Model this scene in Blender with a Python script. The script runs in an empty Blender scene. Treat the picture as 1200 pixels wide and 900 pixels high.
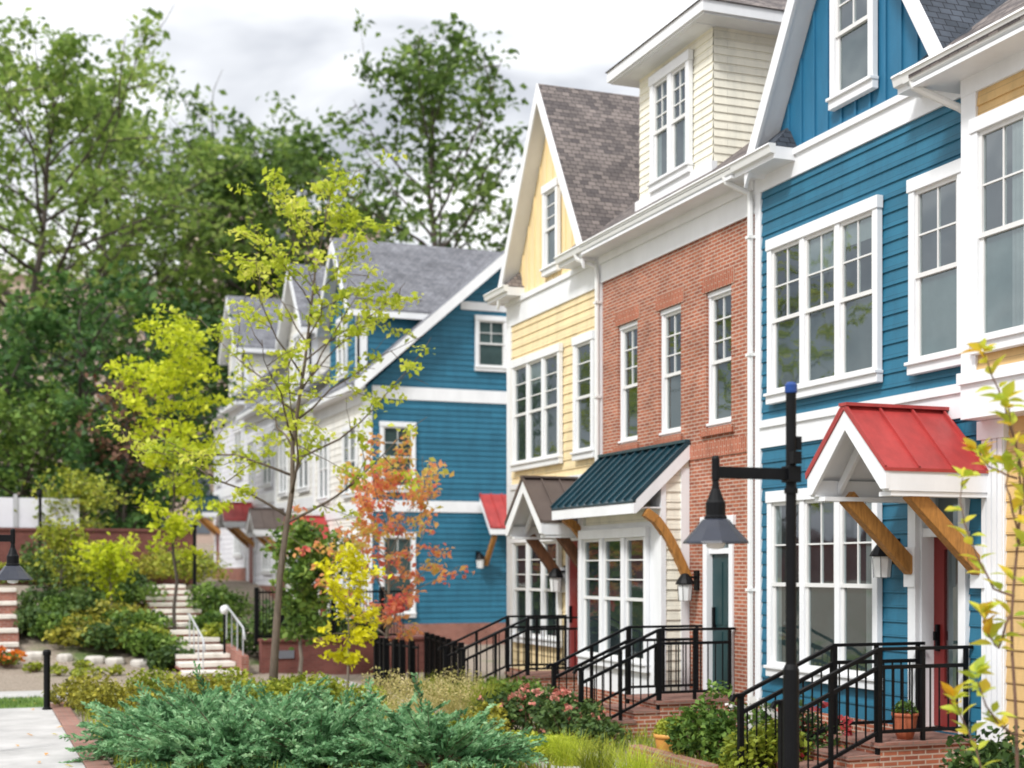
import bpy, math, random
import numpy as np
from mathutils import Vector

SC = bpy.context.scene
COL = SC.collection
PI = math.pi
G = -2.3                 # level of the mews garden; the camera's eye is z = 0
YAW = math.radians(20.8)
CA, SA = math.cos(YAW), math.sin(YAW)
FPX = 1667.0


def at(px, w):
    """ground-plan point seen at image column px (1200 wide) w metres ahead"""
    u = (px - 600.0) / FPX * w
    return u * CA + w * SA, w * CA - u * SA


def zat(py, w):
    return (667.0 - py) * w / FPX


# ------------------------------------------------------------------ materials
MATS = {}


def new_mat(name):
    m = bpy.data.materials.new(name)
    m.use_nodes = True
    nt = m.node_tree
    b = nt.nodes["Principled BSDF"]
    MATS[name] = m
    return m, nt, b


def N(nt, typ, **kw):
    n = nt.nodes.new(typ)
    for k, v in kw.items():
        if k.startswith("i_"):
            key = k[2:].replace("_", " ")
            n.inputs[key].default_value = v
        else:
            setattr(n, k, v)
    return n


def ramp(nt, fac, stops):
    r = nt.nodes.new("ShaderNodeValToRGB")
    e = r.color_ramp.elements
    while len(e) < len(stops):
        e.new(0.5)
    for el, (p, c) in zip(e, stops):
        el.position = p
        el.color = (c[0], c[1], c[2], 1) if len(c) == 3 else c
    nt.links.new(fac, r.inputs[0])
    return r.outputs[0]


def rgb(*c):
    return (c[0], c[1], c[2], 1.0)


def vary(c, k):
    return tuple(min(1.0, max(0.0, x * k)) for x in c)


def paint(name, col, rough=0.5, var=0.10, scale=3.0, stretch=(1, 1, 1), bump=0.0, spec=0.4, fine=40.0):
    m, nt, b = new_mat(name)
    tc = N(nt, "ShaderNodeTexCoord")
    mp = N(nt, "ShaderNodeMapping")
    mp.inputs["Scale"].default_value = stretch
    nt.links.new(tc.outputs["Object"], mp.inputs[0])
    n1 = N(nt, "ShaderNodeTexNoise", i_Scale=scale, i_Detail=6.0, i_Roughness=0.65)
    nt.links.new(mp.outputs[0], n1.inputs["Vector"])
    c = ramp(nt, n1.outputs["Fac"], [(0.3, vary(col, 1 - var)), (0.7, vary(col, 1 + var))])
    nt.links.new(c, b.inputs["Base Color"])
    b.inputs["Roughness"].default_value = rough
    b.inputs["Specular IOR Level"].default_value = spec
    if bump:
        n2 = N(nt, "ShaderNodeTexNoise", i_Scale=fine, i_Detail=4.0)
        nt.links.new(mp.outputs[0], n2.inputs["Vector"])
        bp = N(nt, "ShaderNodeBump", i_Strength=bump, i_Distance=0.02)
        nt.links.new(n2.outputs["Fac"], bp.inputs["Height"])
        nt.links.new(bp.outputs[0], b.inputs["Normal"])
    return m


def brick(name, c1, c2, mortar, bw=0.175, rh=0.054, ms=0.009, rough=0.85, swap=False, var=0.35, offset=0.5):
    m, nt, b = new_mat(name)
    tc = N(nt, "ShaderNodeTexCoord")
    mp = N(nt, "ShaderNodeMapping")
    if swap:
        mp.inputs["Rotation"].default_value = (0, 0, PI / 2)
    nt.links.new(tc.outputs["UV"], mp.inputs[0])
    br = N(nt, "ShaderNodeTexBrick", i_Scale=1.0)
    br.offset = offset
    br.inputs["Brick Width"].default_value = bw
    br.inputs["Row Height"].default_value = rh
    br.inputs["Mortar Size"].default_value = ms
    br.inputs["Mortar Smooth"].default_value = 0.15
    br.inputs["Bias"].default_value = -0.1
    br.inputs["Color1"].default_value = rgb(*c1)
    br.inputs["Color2"].default_value = rgb(*c2)
    br.inputs["Mortar"].default_value = rgb(*mortar)
    nt.links.new(mp.outputs[0], br.inputs["Vector"])
    nz = N(nt, "ShaderNodeTexNoise", i_Scale=1.3, i_Detail=8.0, i_Roughness=0.7)
    nt.links.new(mp.outputs[0], nz.inputs["Vector"])
    g = ramp(nt, nz.outputs["Fac"], [(0.3, (1 - var,) * 3), (0.72, (1 + var * 0.5,) * 3)])
    mx = N(nt, "ShaderNodeMix", data_type="RGBA", blend_type="MULTIPLY")
    mx.inputs[0].default_value = 1.0
    nt.links.new(br.outputs["Color"], mx.inputs[6])
    nt.links.new(g, mx.inputs[7])
    nt.links.new(mx.outputs[2], b.inputs["Base Color"])
    b.inputs["Roughness"].default_value = rough
    b.inputs["Specular IOR Level"].default_value = 0.2
    bp = N(nt, "ShaderNodeBump", i_Strength=0.6, i_Distance=0.012)
    bp.invert = True
    nt.links.new(br.outputs["Fac"], bp.inputs["Height"])
    nt.links.new(bp.outputs[0], b.inputs["Normal"])
    return m


def leafmat(name, cols, trans=0.35, rough=0.55, clump=1.2, rnd=0.5):
    """cols: dark to light leaf colours, picked per leaf and per clump"""
    m, nt, b = new_mat(name)
    ge = N(nt, "ShaderNodeNewGeometry")
    tc = N(nt, "ShaderNodeTexCoord")
    nz = N(nt, "ShaderNodeTexNoise", i_Scale=clump, i_Detail=2.0)
    nt.links.new(tc.outputs["Object"], nz.inputs["Vector"])
    mr = N(nt, "ShaderNodeMapRange")
    mr.inputs["From Min"].default_value = 0.3
    mr.inputs["From Max"].default_value = 0.7
    nt.links.new(nz.outputs["Fac"], mr.inputs["Value"])
    mx = N(nt, "ShaderNodeMix", data_type="FLOAT")
    mx.inputs[0].default_value = rnd
    nt.links.new(mr.outputs[0], mx.inputs[2])
    nt.links.new(ge.outputs["Random Per Island"], mx.inputs[3])
    k = len(cols)
    c = ramp(nt, mx.outputs[0], [(0.12 + 0.76 * i / (k - 1), cols[i]) for i in range(k)])
    nt.links.new(c, b.inputs["Base Color"])
    b.inputs["Roughness"].default_value = rough
    b.inputs["Specular IOR Level"].default_value = 0.3
    tr = N(nt, "ShaderNodeBsdfTranslucent")
    nt.links.new(c, tr.inputs["Color"])
    ms = N(nt, "ShaderNodeMixShader")
    ms.inputs[0].default_value = trans
    nt.links.new(b.outputs[0], ms.inputs[1])
    nt.links.new(tr.outputs[0], ms.inputs[2])
    nt.links.new(ms.outputs[0], nt.nodes["Material Output"].inputs["Surface"])
    return m


def glassmat():
    m, nt, b = new_mat("window_glass")
    nt.nodes.remove(b)
    gl = N(nt, "ShaderNodeBsdfGlossy", i_Roughness=0.03)
    gl.inputs["Color"].default_value = (0.84, 0.90, 0.94, 1)
    tc = N(nt, "ShaderNodeTexCoord")
    nz = N(nt, "ShaderNodeTexNoise", i_Scale=1.6, i_Detail=1.0)
    nt.links.new(tc.outputs["Object"], nz.inputs["Vector"])
    bp = N(nt, "ShaderNodeBump", i_Strength=0.12, i_Distance=0.05)
    nt.links.new(nz.outputs["Fac"], bp.inputs["Height"])
    nt.links.new(bp.outputs[0], gl.inputs["Normal"])
    tr = N(nt, "ShaderNodeBsdfTransparent")
    tr.inputs["Color"].default_value = (0.62, 0.70, 0.70, 1)
    fr = N(nt, "ShaderNodeFresnel", i_IOR=1.55)
    ad = N(nt, "ShaderNodeMath", operation="MULTIPLY_ADD")
    ad.inputs[1].default_value = 0.22
    ad.inputs[2].default_value = 0.0
    nt.links.new(fr.outputs[0], ad.inputs[0])
    ms = N(nt, "ShaderNodeMixShader")
    nt.links.new(ad.outputs[0], ms.inputs[0])
    nt.links.new(tr.outputs[0], ms.inputs[1])
    nt.links.new(gl.outputs[0], ms.inputs[2])
    nt.links.new(ms.outputs[0], nt.nodes["Material Output"].inputs["Surface"])
    return m


def curtainmat(name, c1, c2, horizontal=False, sc=28):
    m, nt, b = new_mat(name)
    tc = N(nt, "ShaderNodeTexCoord")
    mp = N(nt, "ShaderNodeMapping")
    nt.links.new(tc.outputs["UV"], mp.inputs[0])
    wv = N(nt, "ShaderNodeTexWave", i_Scale=sc / 6.28, i_Distortion=1.2 if not horizontal else 0.0, i_Detail=1.0)
    wv.bands_direction = "Y" if horizontal else "X"
    nt.links.new(mp.outputs[0], wv.inputs["Vector"])
    nz = N(nt, "ShaderNodeTexNoise", i_Scale=0.9, i_Detail=3.0)
    nt.links.new(tc.outputs["Object"], nz.inputs["Vector"])
    mx = N(nt, "ShaderNodeMath", operation="MULTIPLY_ADD")
    mx.inputs[1].default_value = 0.35
    nt.links.new(wv.outputs["Fac"], mx.inputs[0])
    m2 = N(nt, "ShaderNodeMath", operation="MULTIPLY")
    m2.inputs[1].default_value = 0.75
    nt.links.new(nz.outputs["Fac"], m2.inputs[0])
    nt.links.new(m2.outputs[0], mx.inputs[2])
    c = ramp(nt, mx.outputs[0], [(0.25, c1), (0.8, c2)])
    nt.links.new(c, b.inputs["Base Color"])
    b.inputs["Roughness"].default_value = 0.9
    return m


def sidingmat(name, col, zoff, course=0.17, var=0.07, rough=0.55):
    """painted lap boards: each board its own shade, butt joints, faint weather streaks"""
    m, nt, b = new_mat(name)
    tc = N(nt, "ShaderNodeTexCoord")
    mp = N(nt, "ShaderNodeMapping")
    mp.inputs["Location"].default_value = (0.37, -zoff, 0)
    nt.links.new(tc.outputs["UV"], mp.inputs[0])
    br = N(nt, "ShaderNodeTexBrick", i_Scale=1.0)
    br.offset = 0.37
    br.inputs["Brick Width"].default_value = 2.3
    br.inputs["Row Height"].default_value = course
    br.inputs["Mortar Size"].default_value = 0.0022
    br.inputs["Bias"].default_value = 0.0
    br.inputs["Color1"].default_value = rgb(*vary(col, 1 + var))
    br.inputs["Color2"].default_value = rgb(*vary(col, 1 - var))
    br.inputs["Mortar"].default_value = rgb(*vary(col, 0.45))
    nt.links.new(mp.outputs[0], br.inputs["Vector"])
    m2 = N(nt, "ShaderNodeMapping")
    m2.inputs["Scale"].default_value = (1.6, 0.35, 1)
    nt.links.new(tc.outputs["UV"], m2.inputs[0])
    n1 = N(nt, "ShaderNodeTexNoise", i_Scale=2.2, i_Detail=7.0, i_Roughness=0.7)
    nt.links.new(m2.outputs[0], n1.inputs["Vector"])
    g = ramp(nt, n1.outputs["Fac"], [(0.28, (0.76, 0.78, 0.80)), (0.55, (1, 1, 1)), (0.75, (1.06, 1.06, 1.05))])
    mx = N(nt, "ShaderNodeMix", data_type="RGBA", blend_type="MULTIPLY")
    mx.inputs[0].default_value = 1.0
    nt.links.new(br.outputs["Color"], mx.inputs[6])
    nt.links.new(g, mx.inputs[7])
    nt.links.new(mx.outputs[2], b.inputs["Base Color"])
    b.inputs["Roughness"].default_value = rough
    b.inputs["Specular IOR Level"].default_value = 0.35
    m3 = N(nt, "ShaderNodeMapping")
    m3.inputs["Scale"].default_value = (6, 60, 1)
    nt.links.new(tc.outputs["UV"], m3.inputs[0])
    n2 = N(nt, "ShaderNodeTexNoise", i_Scale=1.0, i_Detail=3.0)
    n3 = N(nt, "ShaderNodeTexNoise", i_Scale=0.9, i_Detail=2.0)
    nt.links.new(m3.outputs[0], n2.inputs["Vector"])
    nt.links.new(tc.outputs["UV"], n3.inputs["Vector"])
    ad = N(nt, "ShaderNodeMath", operation="MULTIPLY_ADD")
    ad.inputs[1].default_value = 6.0
    nt.links.new(n3.outputs["Fac"], ad.inputs[0])
    nt.links.new(n2.outputs["Fac"], ad.inputs[2])
    bp = N(nt, "ShaderNodeBump", i_Strength=0.35, i_Distance=0.006)
    nt.links.new(ad.outputs[0], bp.inputs["Height"])
    nt.links.new(bp.outputs[0], b.inputs["Normal"])
    return m


M_WHITE = paint("white_trim_paint", (0.79, 0.805, 0.825), 0.48, 0.07, 1.2, (1.5, 1.5, 0.5), 0.06)
M_SASH = paint("sash_paint", (0.72, 0.72, 0.71), 0.5, 0.04, 2.0)
M_GUTTER = paint("gutter_paint", (0.76, 0.77, 0.76), 0.35, 0.04, 2.0)
M_BLUE = sidingmat("blue_siding", (0.022, 0.145, 0.235), -1.8, 0.17, 0.10)
M_BLUEB = paint("blue_board", (0.020, 0.145, 0.265), 0.55, 0.10, 1.6, (4, 4, 1), 0.2, fine=25)
M_YEL = sidingmat("yellow_siding", (0.83, 0.67, 0.40), -1.95, 0.17, 0.05)
M_YELB = paint("yellow_board", (0.83, 0.66, 0.38), 0.55, 0.07, 1.6, (4, 4, 1), 0.2, fine=25)
M_CREAM = sidingmat("cream_siding", (0.87, 0.84, 0.715), 5.8, 0.12, 0.04)
M_TAN = sidingmat("tan_siding", (0.66, 0.44, 0.19), 2.05, 0.17, 0.07)
M_PALE = sidingmat("pale_lilac_siding", (0.79, 0.79, 0.84), -1.64, 0.22, 0.03)
M_CREAM2 = sidingmat("ivory_siding", (0.84, 0.82, 0.76), -1.64, 0.22, 0.03)
M_BRICK = brick("red_brick", (0.44, 0.145, 0.080), (0.28, 0.086, 0.054), (0.54, 0.41, 0.33), var=0.38)
M_SOLDIER = brick("soldier_brick", (0.44, 0.125, 0.068), (0.36, 0.10, 0.055), (0.48, 0.33, 0.25), swap=True, ms=0.008)
M_BRICK2 = brick("garden_brick", (0.36, 0.13, 0.09), (0.26, 0.085, 0.065), (0.36, 0.25, 0.21))
M_WALLB = brick("burgundy_brick", (0.215, 0.075, 0.062), (0.165, 0.055, 0.048), (0.19, 0.095, 0.08))
M_PAVER = brick("paver_brick", (0.36, 0.19, 0.15), (0.28, 0.13, 0.10), (0.25, 0.18, 0.15), ms=0.008)
M_SHB = brick("brown_shingle", (0.25, 0.215, 0.20), (0.095, 0.085, 0.087), (0.045, 0.04, 0.04), bw=0.15, rh=0.095, ms=0.006, var=0.28, offset=0.41)
M_SHG = brick("grey_shingle", (0.25, 0.255, 0.28), (0.16, 0.165, 0.185), (0.08, 0.08, 0.09), bw=0.17, rh=0.11, ms=0.006, var=0.4, offset=0.41)
M_SHD = brick("slate_shingle", (0.085, 0.10, 0.125), (0.05, 0.06, 0.075), (0.02, 0.02, 0.025), bw=0.16, rh=0.10, ms=0.006, var=0.4, offset=0.41)
M_REDM = paint("red_metal", (0.38, 0.045, 0.042), 0.42, 0.22, 1.6, (2.5, 2.5, 0.6), 0.12, spec=0.5, fine=5)
M_TEAL = paint("teal_metal", (0.010, 0.043, 0.060), 0.3, 0.3, 1.6, (2.5, 2.5, 0.6), 0.15, spec=0.6, fine=5)
M_BROWNM = paint("brown_metal", (0.105, 0.080, 0.070), 0.4, 0.15, 2.0, spec=0.5)
M_WOOD = paint("cedar_wood", (0.40, 0.185, 0.045), 0.55, 0.40, 3.0, (9, 9, 1.5), 0.2)
M_DWOOD = paint("dark_wood", (0.13, 0.055, 0.025), 0.55, 0.35, 3.0, (9, 9, 1.5), 0.2)
M_IRON = paint("black_iron", (0.004, 0.0044, 0.0055), 0.5, 0.3, 8.0, spec=0.18)
M_SHADE = paint("lamp_shade_metal", (0.018, 0.022, 0.036), 0.32, 0.2, 6.0, spec=0.55)
M_DRAPE = paint("linen_drape", (0.30, 0.31, 0.31), 0.9, 0.15, 2.0)
M_LENS = paint("blue_lens", (0.010, 0.050, 0.22), 0.35, 0.1, 6.0)
M_STEEL = paint("galvanised_steel", (0.45, 0.46, 0.48), 0.35, 0.1, 6.0, spec=0.6)
M_REDD = paint("red_door_paint", (0.20, 0.022, 0.020), 0.4, 0.1, 2.0)
M_GRND = paint("dark_green_door_paint", (0.016, 0.050, 0.055), 0.4, 0.1, 2.0)
M_CONC = paint("concrete", (0.43, 0.42, 0.41), 0.85, 0.20, 1.4, bump=0.25, fine=60)
M_STONE = paint("tread_stone", (0.68, 0.635, 0.58), 0.8, 0.14, 3.0, bump=0.3, fine=20)
M_ROCK = paint("edging_rock", (0.50, 0.47, 0.43), 0.85, 0.2, 3.0, bump=0.4, fine=15)
M_TERRA = paint("terracotta", (0.50, 0.145, 0.07), 0.7, 0.12, 5.0, bump=0.15)
M_POT = paint("ochre_glaze", (0.60, 0.30, 0.07), 0.45, 0.15, 5.0)
M_BARK = paint("grey_bark", (0.22, 0.185, 0.15), 0.9, 0.35, 6.0, (3, 3, 0.6), 0.6, fine=30)
M_BARKM = paint("brown_bark", (0.135, 0.105, 0.08), 0.9, 0.35, 6.0, (3, 3, 0.6), 0.6, fine=30)
M_BARKD = paint("dark_bark", (0.085, 0.068, 0.058), 0.9, 0.35, 3.0, (3, 3, 0.6), 0.6, fine=20)
M_TWIG = paint("twig_bark", (0.15, 0.085, 0.06), 0.8, 0.3, 10.0, bump=0.2)
M_PINK = paint("pink_render_wall", (0.52, 0.40, 0.34), 0.85, 0.08, 0.3)
M_WHITEF = paint("white_fence_paint", (0.72, 0.73, 0.78), 0.6, 0.06, 1.0)
M_LAMPGL = paint("frosted_glass", (0.75, 0.76, 0.76), 0.25, 0.03, 4.0)
M_PLAQ = paint("grey_plaque", (0.16, 0.17, 0.20), 0.5, 0.1, 4.0)
M_GLASS = glassmat()
M_CURT = paint("insect_screen", (0.050, 0.070, 0.070), 0.95, 0.45, 0.8)
M_BLIND = paint("grey_screen", (0.040, 0.048, 0.054), 0.95, 0.5, 0.8)
M_CURTP = paint("pale_screen", (0.13, 0.17, 0.17), 0.95, 0.4, 0.8)
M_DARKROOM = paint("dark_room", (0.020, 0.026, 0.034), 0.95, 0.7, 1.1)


def groundmat():
    m, nt, b = new_mat("garden_ground")
    tc = N(nt, "ShaderNodeTexCoord")
    n1 = N(nt, "ShaderNodeTexNoise", i_Scale=0.55, i_Detail=5.0, i_Roughness=0.6)
    n2 = N(nt, "ShaderNodeTexNoise", i_Scale=22.0, i_Detail=6.0, i_Roughness=0.75)
    for n in (n1, n2):
        nt.links.new(tc.outputs["Object"], n.inputs["Vector"])
    mulch = ramp(nt, n2.outputs["Fac"], [(0.35, (0.15, 0.115, 0.085)), (0.65, (0.43, 0.36, 0.29))])
    grass = ramp(nt, n2.outputs["Fac"], [(0.35, (0.06, 0.11, 0.03)), (0.65, (0.20, 0.26, 0.08))])
    f = ramp(nt, n1.outputs["Fac"], [(0.58, (0, 0, 0)), (0.70, (1, 1, 1))])
    mx = N(nt, "ShaderNodeMix", data_type="RGBA")
    nt.links.new(f, mx.inputs[0])
    nt.links.new(mulch, mx.inputs[6])
    nt.links.new(grass, mx.inputs[7])
    nt.links.new(mx.outputs[2], b.inputs["Base Color"])
    b.inputs["Roughness"].default_value = 0.95
    bp = N(nt, "ShaderNodeBump", i_Strength=0.8, i_Distance=0.04)
    nt.links.new(n2.outputs["Fac"], bp.inputs["Height"])
    nt.links.new(bp.outputs[0], b.inputs["Normal"])
    return m


M_GROUND = groundmat()
M_LAWN = paint("lawn_green", (0.12, 0.20, 0.06), 0.9, 0.3, 8.0, bump=0.6)

L_OAK = leafmat("leaf_oak", [(0.036, 0.072, 0.018), (0.115, 0.200, 0.044), (0.26, 0.37, 0.085)], 0.5, clump=0.35)
L_DARK = leafmat("leaf_dark", [(0.016, 0.046, 0.013), (0.058, 0.140, 0.034), (0.155, 0.280, 0.070)], 0.4, clump=0.35)
L_LIGHT = leafmat("leaf_light", [(0.065, 0.120, 0.024), (0.20, 0.31, 0.060), (0.40, 0.50, 0.13)], 0.55, clump=0.35)
L_LIME = leafmat("leaf_lime", [(0.30, 0.37, 0.02), (0.57, 0.65, 0.03), (0.78, 0.80, 0.07)], 0.45, clump=1.0)
L_YG = leafmat("leaf_yellow_green", [(0.26, 0.35, 0.03), (0.54, 0.62, 0.05), (0.78, 0.78, 0.16)], 0.5, clump=1.0)
L_YEL = leafmat("leaf_yellow", [(0.52, 0.52, 0.015), (0.80, 0.76, 0.02), (0.86, 0.82, 0.10)], 0.45, clump=1.5)
L_RED = leafmat("leaf_red", [(0.68, 0.11, 0.11), (0.82, 0.25, 0.16), (0.86, 0.44, 0.16), (0.74, 0.58, 0.14), (0.50, 0.54, 0.09)], 0.55, clump=0.75, rnd=0.4)
L_GREEN = leafmat("leaf_green", [(0.042, 0.095, 0.020), (0.135, 0.235, 0.040), (0.30, 0.42, 0.085)], 0.3, clump=2.0)
L_BUSHD = leafmat("leaf_bush_dark", [(0.030, 0.066, 0.020), (0.075, 0.135, 0.034), (0.17, 0.25, 0.06)], 0.25, clump=2.0)
L_BUSHY = leafmat("leaf_bush_yellow", [(0.11, 0.16, 0.018), (0.29, 0.34, 0.035), (0.54, 0.54, 0.07)], 0.3, clump=2.0)
L_OLIVE = leafmat("leaf_olive", [(0.10, 0.10, 0.02), (0.31, 0.30, 0.035), (0.54, 0.48, 0.07)], 0.3, clump=2.0)
L_JUN = leafmat("leaf_juniper", [(0.045, 0.12, 0.045), (0.17, 0.37, 0.165), (0.44, 0.67, 0.37)], 0.4, clump=5.0, rnd=0.3)
L_STRAW = leafmat("leaf_straw", [(0.26, 0.27, 0.07), (0.58, 0.50, 0.20), (0.80, 0.68, 0.42)], 0.35, clump=2.0)
L_ROSE = leafmat("petal_pink", [(0.50, 0.13, 0.10), (0.68, 0.27, 0.21), (0.75, 0.42, 0.34)], 0.3, clump=3.0)
L_CRIM = leafmat("petal_red", [(0.30, 0.02, 0.03), (0.55, 0.06, 0.07), (0.70, 0.20, 0.20)], 0.3, clump=3.0)
L_WHT = leafmat("petal_white", [(0.60, 0.58, 0.55), (0.75, 0.73, 0.70), (0.8, 0.8, 0.78)], 0.3, clump=3.0)
L_ORG = leafmat("petal_orange", [(0.60, 0.10, 0.01), (0.75, 0.2, 0.02), (0.80, 0.33, 0.05)], 0.3, clump=3.0)
L_MAG = leafmat("leaf_magnolia", [(0.24, 0.34, 0.03), (0.46, 0.55, 0.06), (0.62, 0.66, 0.08), (0.74, 0.60, 0.06), (0.74, 0.42, 0.03)], 0.45, clump=3.0)

# -------------------------------------------------------------------- meshes
ORG = {}


def tag(o, label=None, cat=None, group=None, kind=None):
    if label: o["label"] = label
    if cat: o["category"] = cat
    if group: o["group"] = group
    if kind: o["kind"] = kind
    return o


def empty(name, loc, label, cat, group=None):
    o = bpy.data.objects.new(name, None)
    o.empty_display_size = 0.3
    COL.objects.link(o)
    o.location = loc
    ORG[o.name] = Vector(loc)
    return tag(o, label, cat, group)


def link(name, me, mat, parent=None, origin=None):
    o = bpy.data.objects.new(name, me)
    COL.objects.link(o)
    if mat: me.materials.append(mat)
    if parent is not None:
        o.parent = parent
        ORG[o.name] = ORG[parent.name]
    else:
        o.location = origin or (0, 0, 0)
        ORG[o.name] = Vector(origin or (0, 0, 0))
    return o


class MB:
    def __init__(s):
        s.v, s.f = [], []

    def add(s, vs, fs):
        k = len(s.v)
        s.v += [tuple(v) for v in vs]
        s.f += [tuple(i + k for i in f) for f in fs]
        return s

    def box(s, x0, x1, y0, y1, z0, z1):
        vs = [(x0, y0, z0), (x1, y0, z0), (x1, y1, z0), (x0, y1, z0), (x0, y0, z1), (x1, y0, z1), (x1, y1, z1), (x0, y1, z1)]
        return s.add(vs, [(3, 2, 1, 0), (4, 5, 6, 7), (0, 1, 5, 4), (1, 2, 6, 5), (2, 3, 7, 6), (3, 0, 4, 7)])

    def tbox(s, T, s0, s1, d0, d1, z0, z1):
        vs = [T(a, d, z) for z in (z0, z1) for a, d in ((s0, d0), (s1, d0), (s1, d1), (s0, d1))]
        return s.add(vs, [(3, 2, 1, 0), (4, 5, 6, 7), (0, 1, 5, 4), (1, 2, 6, 5), (2, 3, 7, 6), (3, 0, 4, 7)])

    def quad(s, a, b, c, d):
        return s.add([a, b, c, d], [(0, 1, 2, 3)])

    def poly(s, pts):
        return s.add(pts, [tuple(range(len(pts)))])

    def prism(s, pts, off):
        n = len(pts)
        off = Vector(off)
        p2 = [Vector(p) + off for p in pts]
        fs = [tuple(range(n))[::-1], tuple(range(n, 2 * n))]
        fs += [(i, (i + 1) % n, n + (i + 1) % n, n + i) for i in range(n)]
        return s.add(list(pts) + p2, fs)

    def bar(s, p, q, w, h, up=(0, 0, 1)):
        p, q = Vector(p), Vector(q)
        d = (q - p).normalized()
        sd = d.cross(Vector(up))
        if sd.length < 1e-4: sd = d.cross(Vector((1, 0, 0)))
        sd.normalize()
        u = sd.cross(d).normalized()
        a, b = sd * w / 2, u * h / 2
        vs = [p - a - b, p + a - b, p + a + b, p - a + b, q - a - b, q + a - b, q + a + b, q - a + b]
        return s.add(vs, [(3, 2, 1, 0), (4, 5, 6, 7), (0, 1, 5, 4), (1, 2, 6, 5), (2, 3, 7, 6), (3, 0, 4, 7)])

    def tube(s, pts, rad, n=6):
        pts = [Vector(p) for p in pts]
        if not hasattr(rad, "__len__"): rad = [rad] * len(pts)
        vs, fs = [], []
        prev = None
        for i, p in enumerate(pts):
            d = (pts[min(i + 1, len(pts) - 1)] - pts[max(i - 1, 0)]).normalized()
            if prev is None:
                a = d.cross(Vector((0, 0, 1)))
                if a.length < 0.1: a = d.cross(Vector((1, 0, 0)))
            else:
                a = prev - d * prev.dot(d)
            a.normalize()
            prev = a
            b = d.cross(a)
            for k in range(n):
                t = 2 * PI * k / n
                vs.append(p + (a * math.cos(t) + b * math.sin(t)) * rad[i])
        for i in range(len(pts) - 1):
            for k in range(n):
                fs.append((i * n + k, i * n + (k + 1) % n, (i + 1) * n + (k + 1) % n, (i + 1) * n + k))
        fs.append(tuple(range(n))[::-1])
        fs.append(tuple(range((len(pts) - 1) * n, len(pts) * n)))
        return s.add(vs, fs)

    def lathe(s, prof, c, n=16, ph=0.0):
        vs, fs = [], []
        for r, z in prof:
            for k in range(n):
                t = 2 * PI * k / n + ph
                vs.append((c[0] + r * math.cos(t), c[1] + r * math.sin(t), c[2] + z))
        m = len(prof)
        for i in range(m - 1):
            for k in range(n):
                fs.append((i * n + k, i * n + (k + 1) % n, (i + 1) * n + (k + 1) % n, (i + 1) * n + k))
        fs.append(tuple(range(n))[::-1])
        fs.append(tuple(range((m - 1) * n, m * n)))
        return s.add(vs, fs)

    def build(s, name, mat, parent=None, origin=None, smooth=False, bevel=0.0):
        org = ORG[parent.name] if parent is not None else Vector(origin or (0, 0, 0))
        me = bpy.data.meshes.new(name)
        me.from_pydata([Vector(v) - org for v in s.v], [], s.f)
        me.update()
        uv = me.uv_layers.new(name="UVMap").data
        for p in me.polygons:
            n = p.normal
            if abs(n.z) > 0.95:
                t, b = Vector((1, 0, 0)), Vector((0, 1, 0))
            else:
                t = Vector((0, 0, 1)).cross(n).normalized()
                b = n.cross(t)
                if abs(t.y) >= abs(t.x):
                    if t.y < 0: t = -t
                elif t.x < 0: t = -t
                if b.z < 0: b = -b
            for li in p.loop_indices:
                co = me.vertices[me.loops[li].vertex_index].co + org
                uv[li].uv = (co.dot(t), co.dot(b))
            if smooth: p.use_smooth = True
        o = link(name, me, mat, parent, origin)
        if bevel:
            md = o.modifiers.new("bevel", "BEVEL")
            md.width = bevel
            md.segments = 2
            md.limit_method = "ANGLE"
        return o


def np_mesh(name, V, F, mat, parent=None, origin=None):
    org = ORG[parent.name] if parent is not None else Vector(origin or (0, 0, 0))
    me = bpy.data.meshes.new(name)
    V = np.asarray(V, dtype=np.float32) - np.array(org, dtype=np.float32)
    F = np.asarray(F, dtype=np.int32)
    k = F.shape[1]
    me.vertices.add(len(V))
    me.vertices.foreach_set("co", V.ravel())
    me.loops.add(F.size)
    me.loops.foreach_set("vertex_index", F.ravel())
    me.polygons.add(len(F))
    me.polygons.foreach_set("loop_start", np.arange(len(F), dtype=np.int32) * k)
    me.update(calc_edges=True)
    me.validate()
    return link(name, me, mat, parent, origin)


def copy_tree(o, parent=None):
    c = o.copy()
    COL.objects.link(c)
    if parent is not None: c.parent = parent
    ORG[c.name] = ORG[o.name]
    for ch in list(o.children): copy_tree(ch, c)
    return c


def norm(a):
    return a / (np.linalg.norm(a, axis=1, keepdims=True) + 1e-9)


def leaf_arrays(C, size, rng, up=0.5, aspect=0.62, fold=0.12):
    n = len(C)
    nr = norm(rng.normal(size=(n, 3)) + np.array([0, 0, up * 2.2]))
    t = norm(np.cross(nr, rng.normal(size=(n, 3))))
    b = np.cross(nr, t)
    sz = (size * rng.uniform(0.65, 1.35, n))[:, None]
    V = np.empty((n, 4, 3))
    V[:, 0] = C - t * sz * 0.5
    V[:, 1] = C + b * sz * aspect * 0.5 + nr * sz * fold - t * sz * 0.05
    V[:, 2] = C + t * sz * 0.5
    V[:, 3] = C - b * sz * aspect * 0.5 + nr * sz * fold - t * sz * 0.05
    return V.reshape(-1, 3), np.arange(n * 4).reshape(n, 4)


def leaves(name, C, size, mat, parent, rng, **kw):
    V, F = leaf_arrays(np.asarray(C), size, rng, **kw)
    return np_mesh(name, V, F, mat, parent)


def scatter(centres, per, sig, rng):
    C = np.repeat(np.asarray(centres), per, axis=0)
    return C + rng.normal(size=C.shape) * np.asarray(sig)


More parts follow.
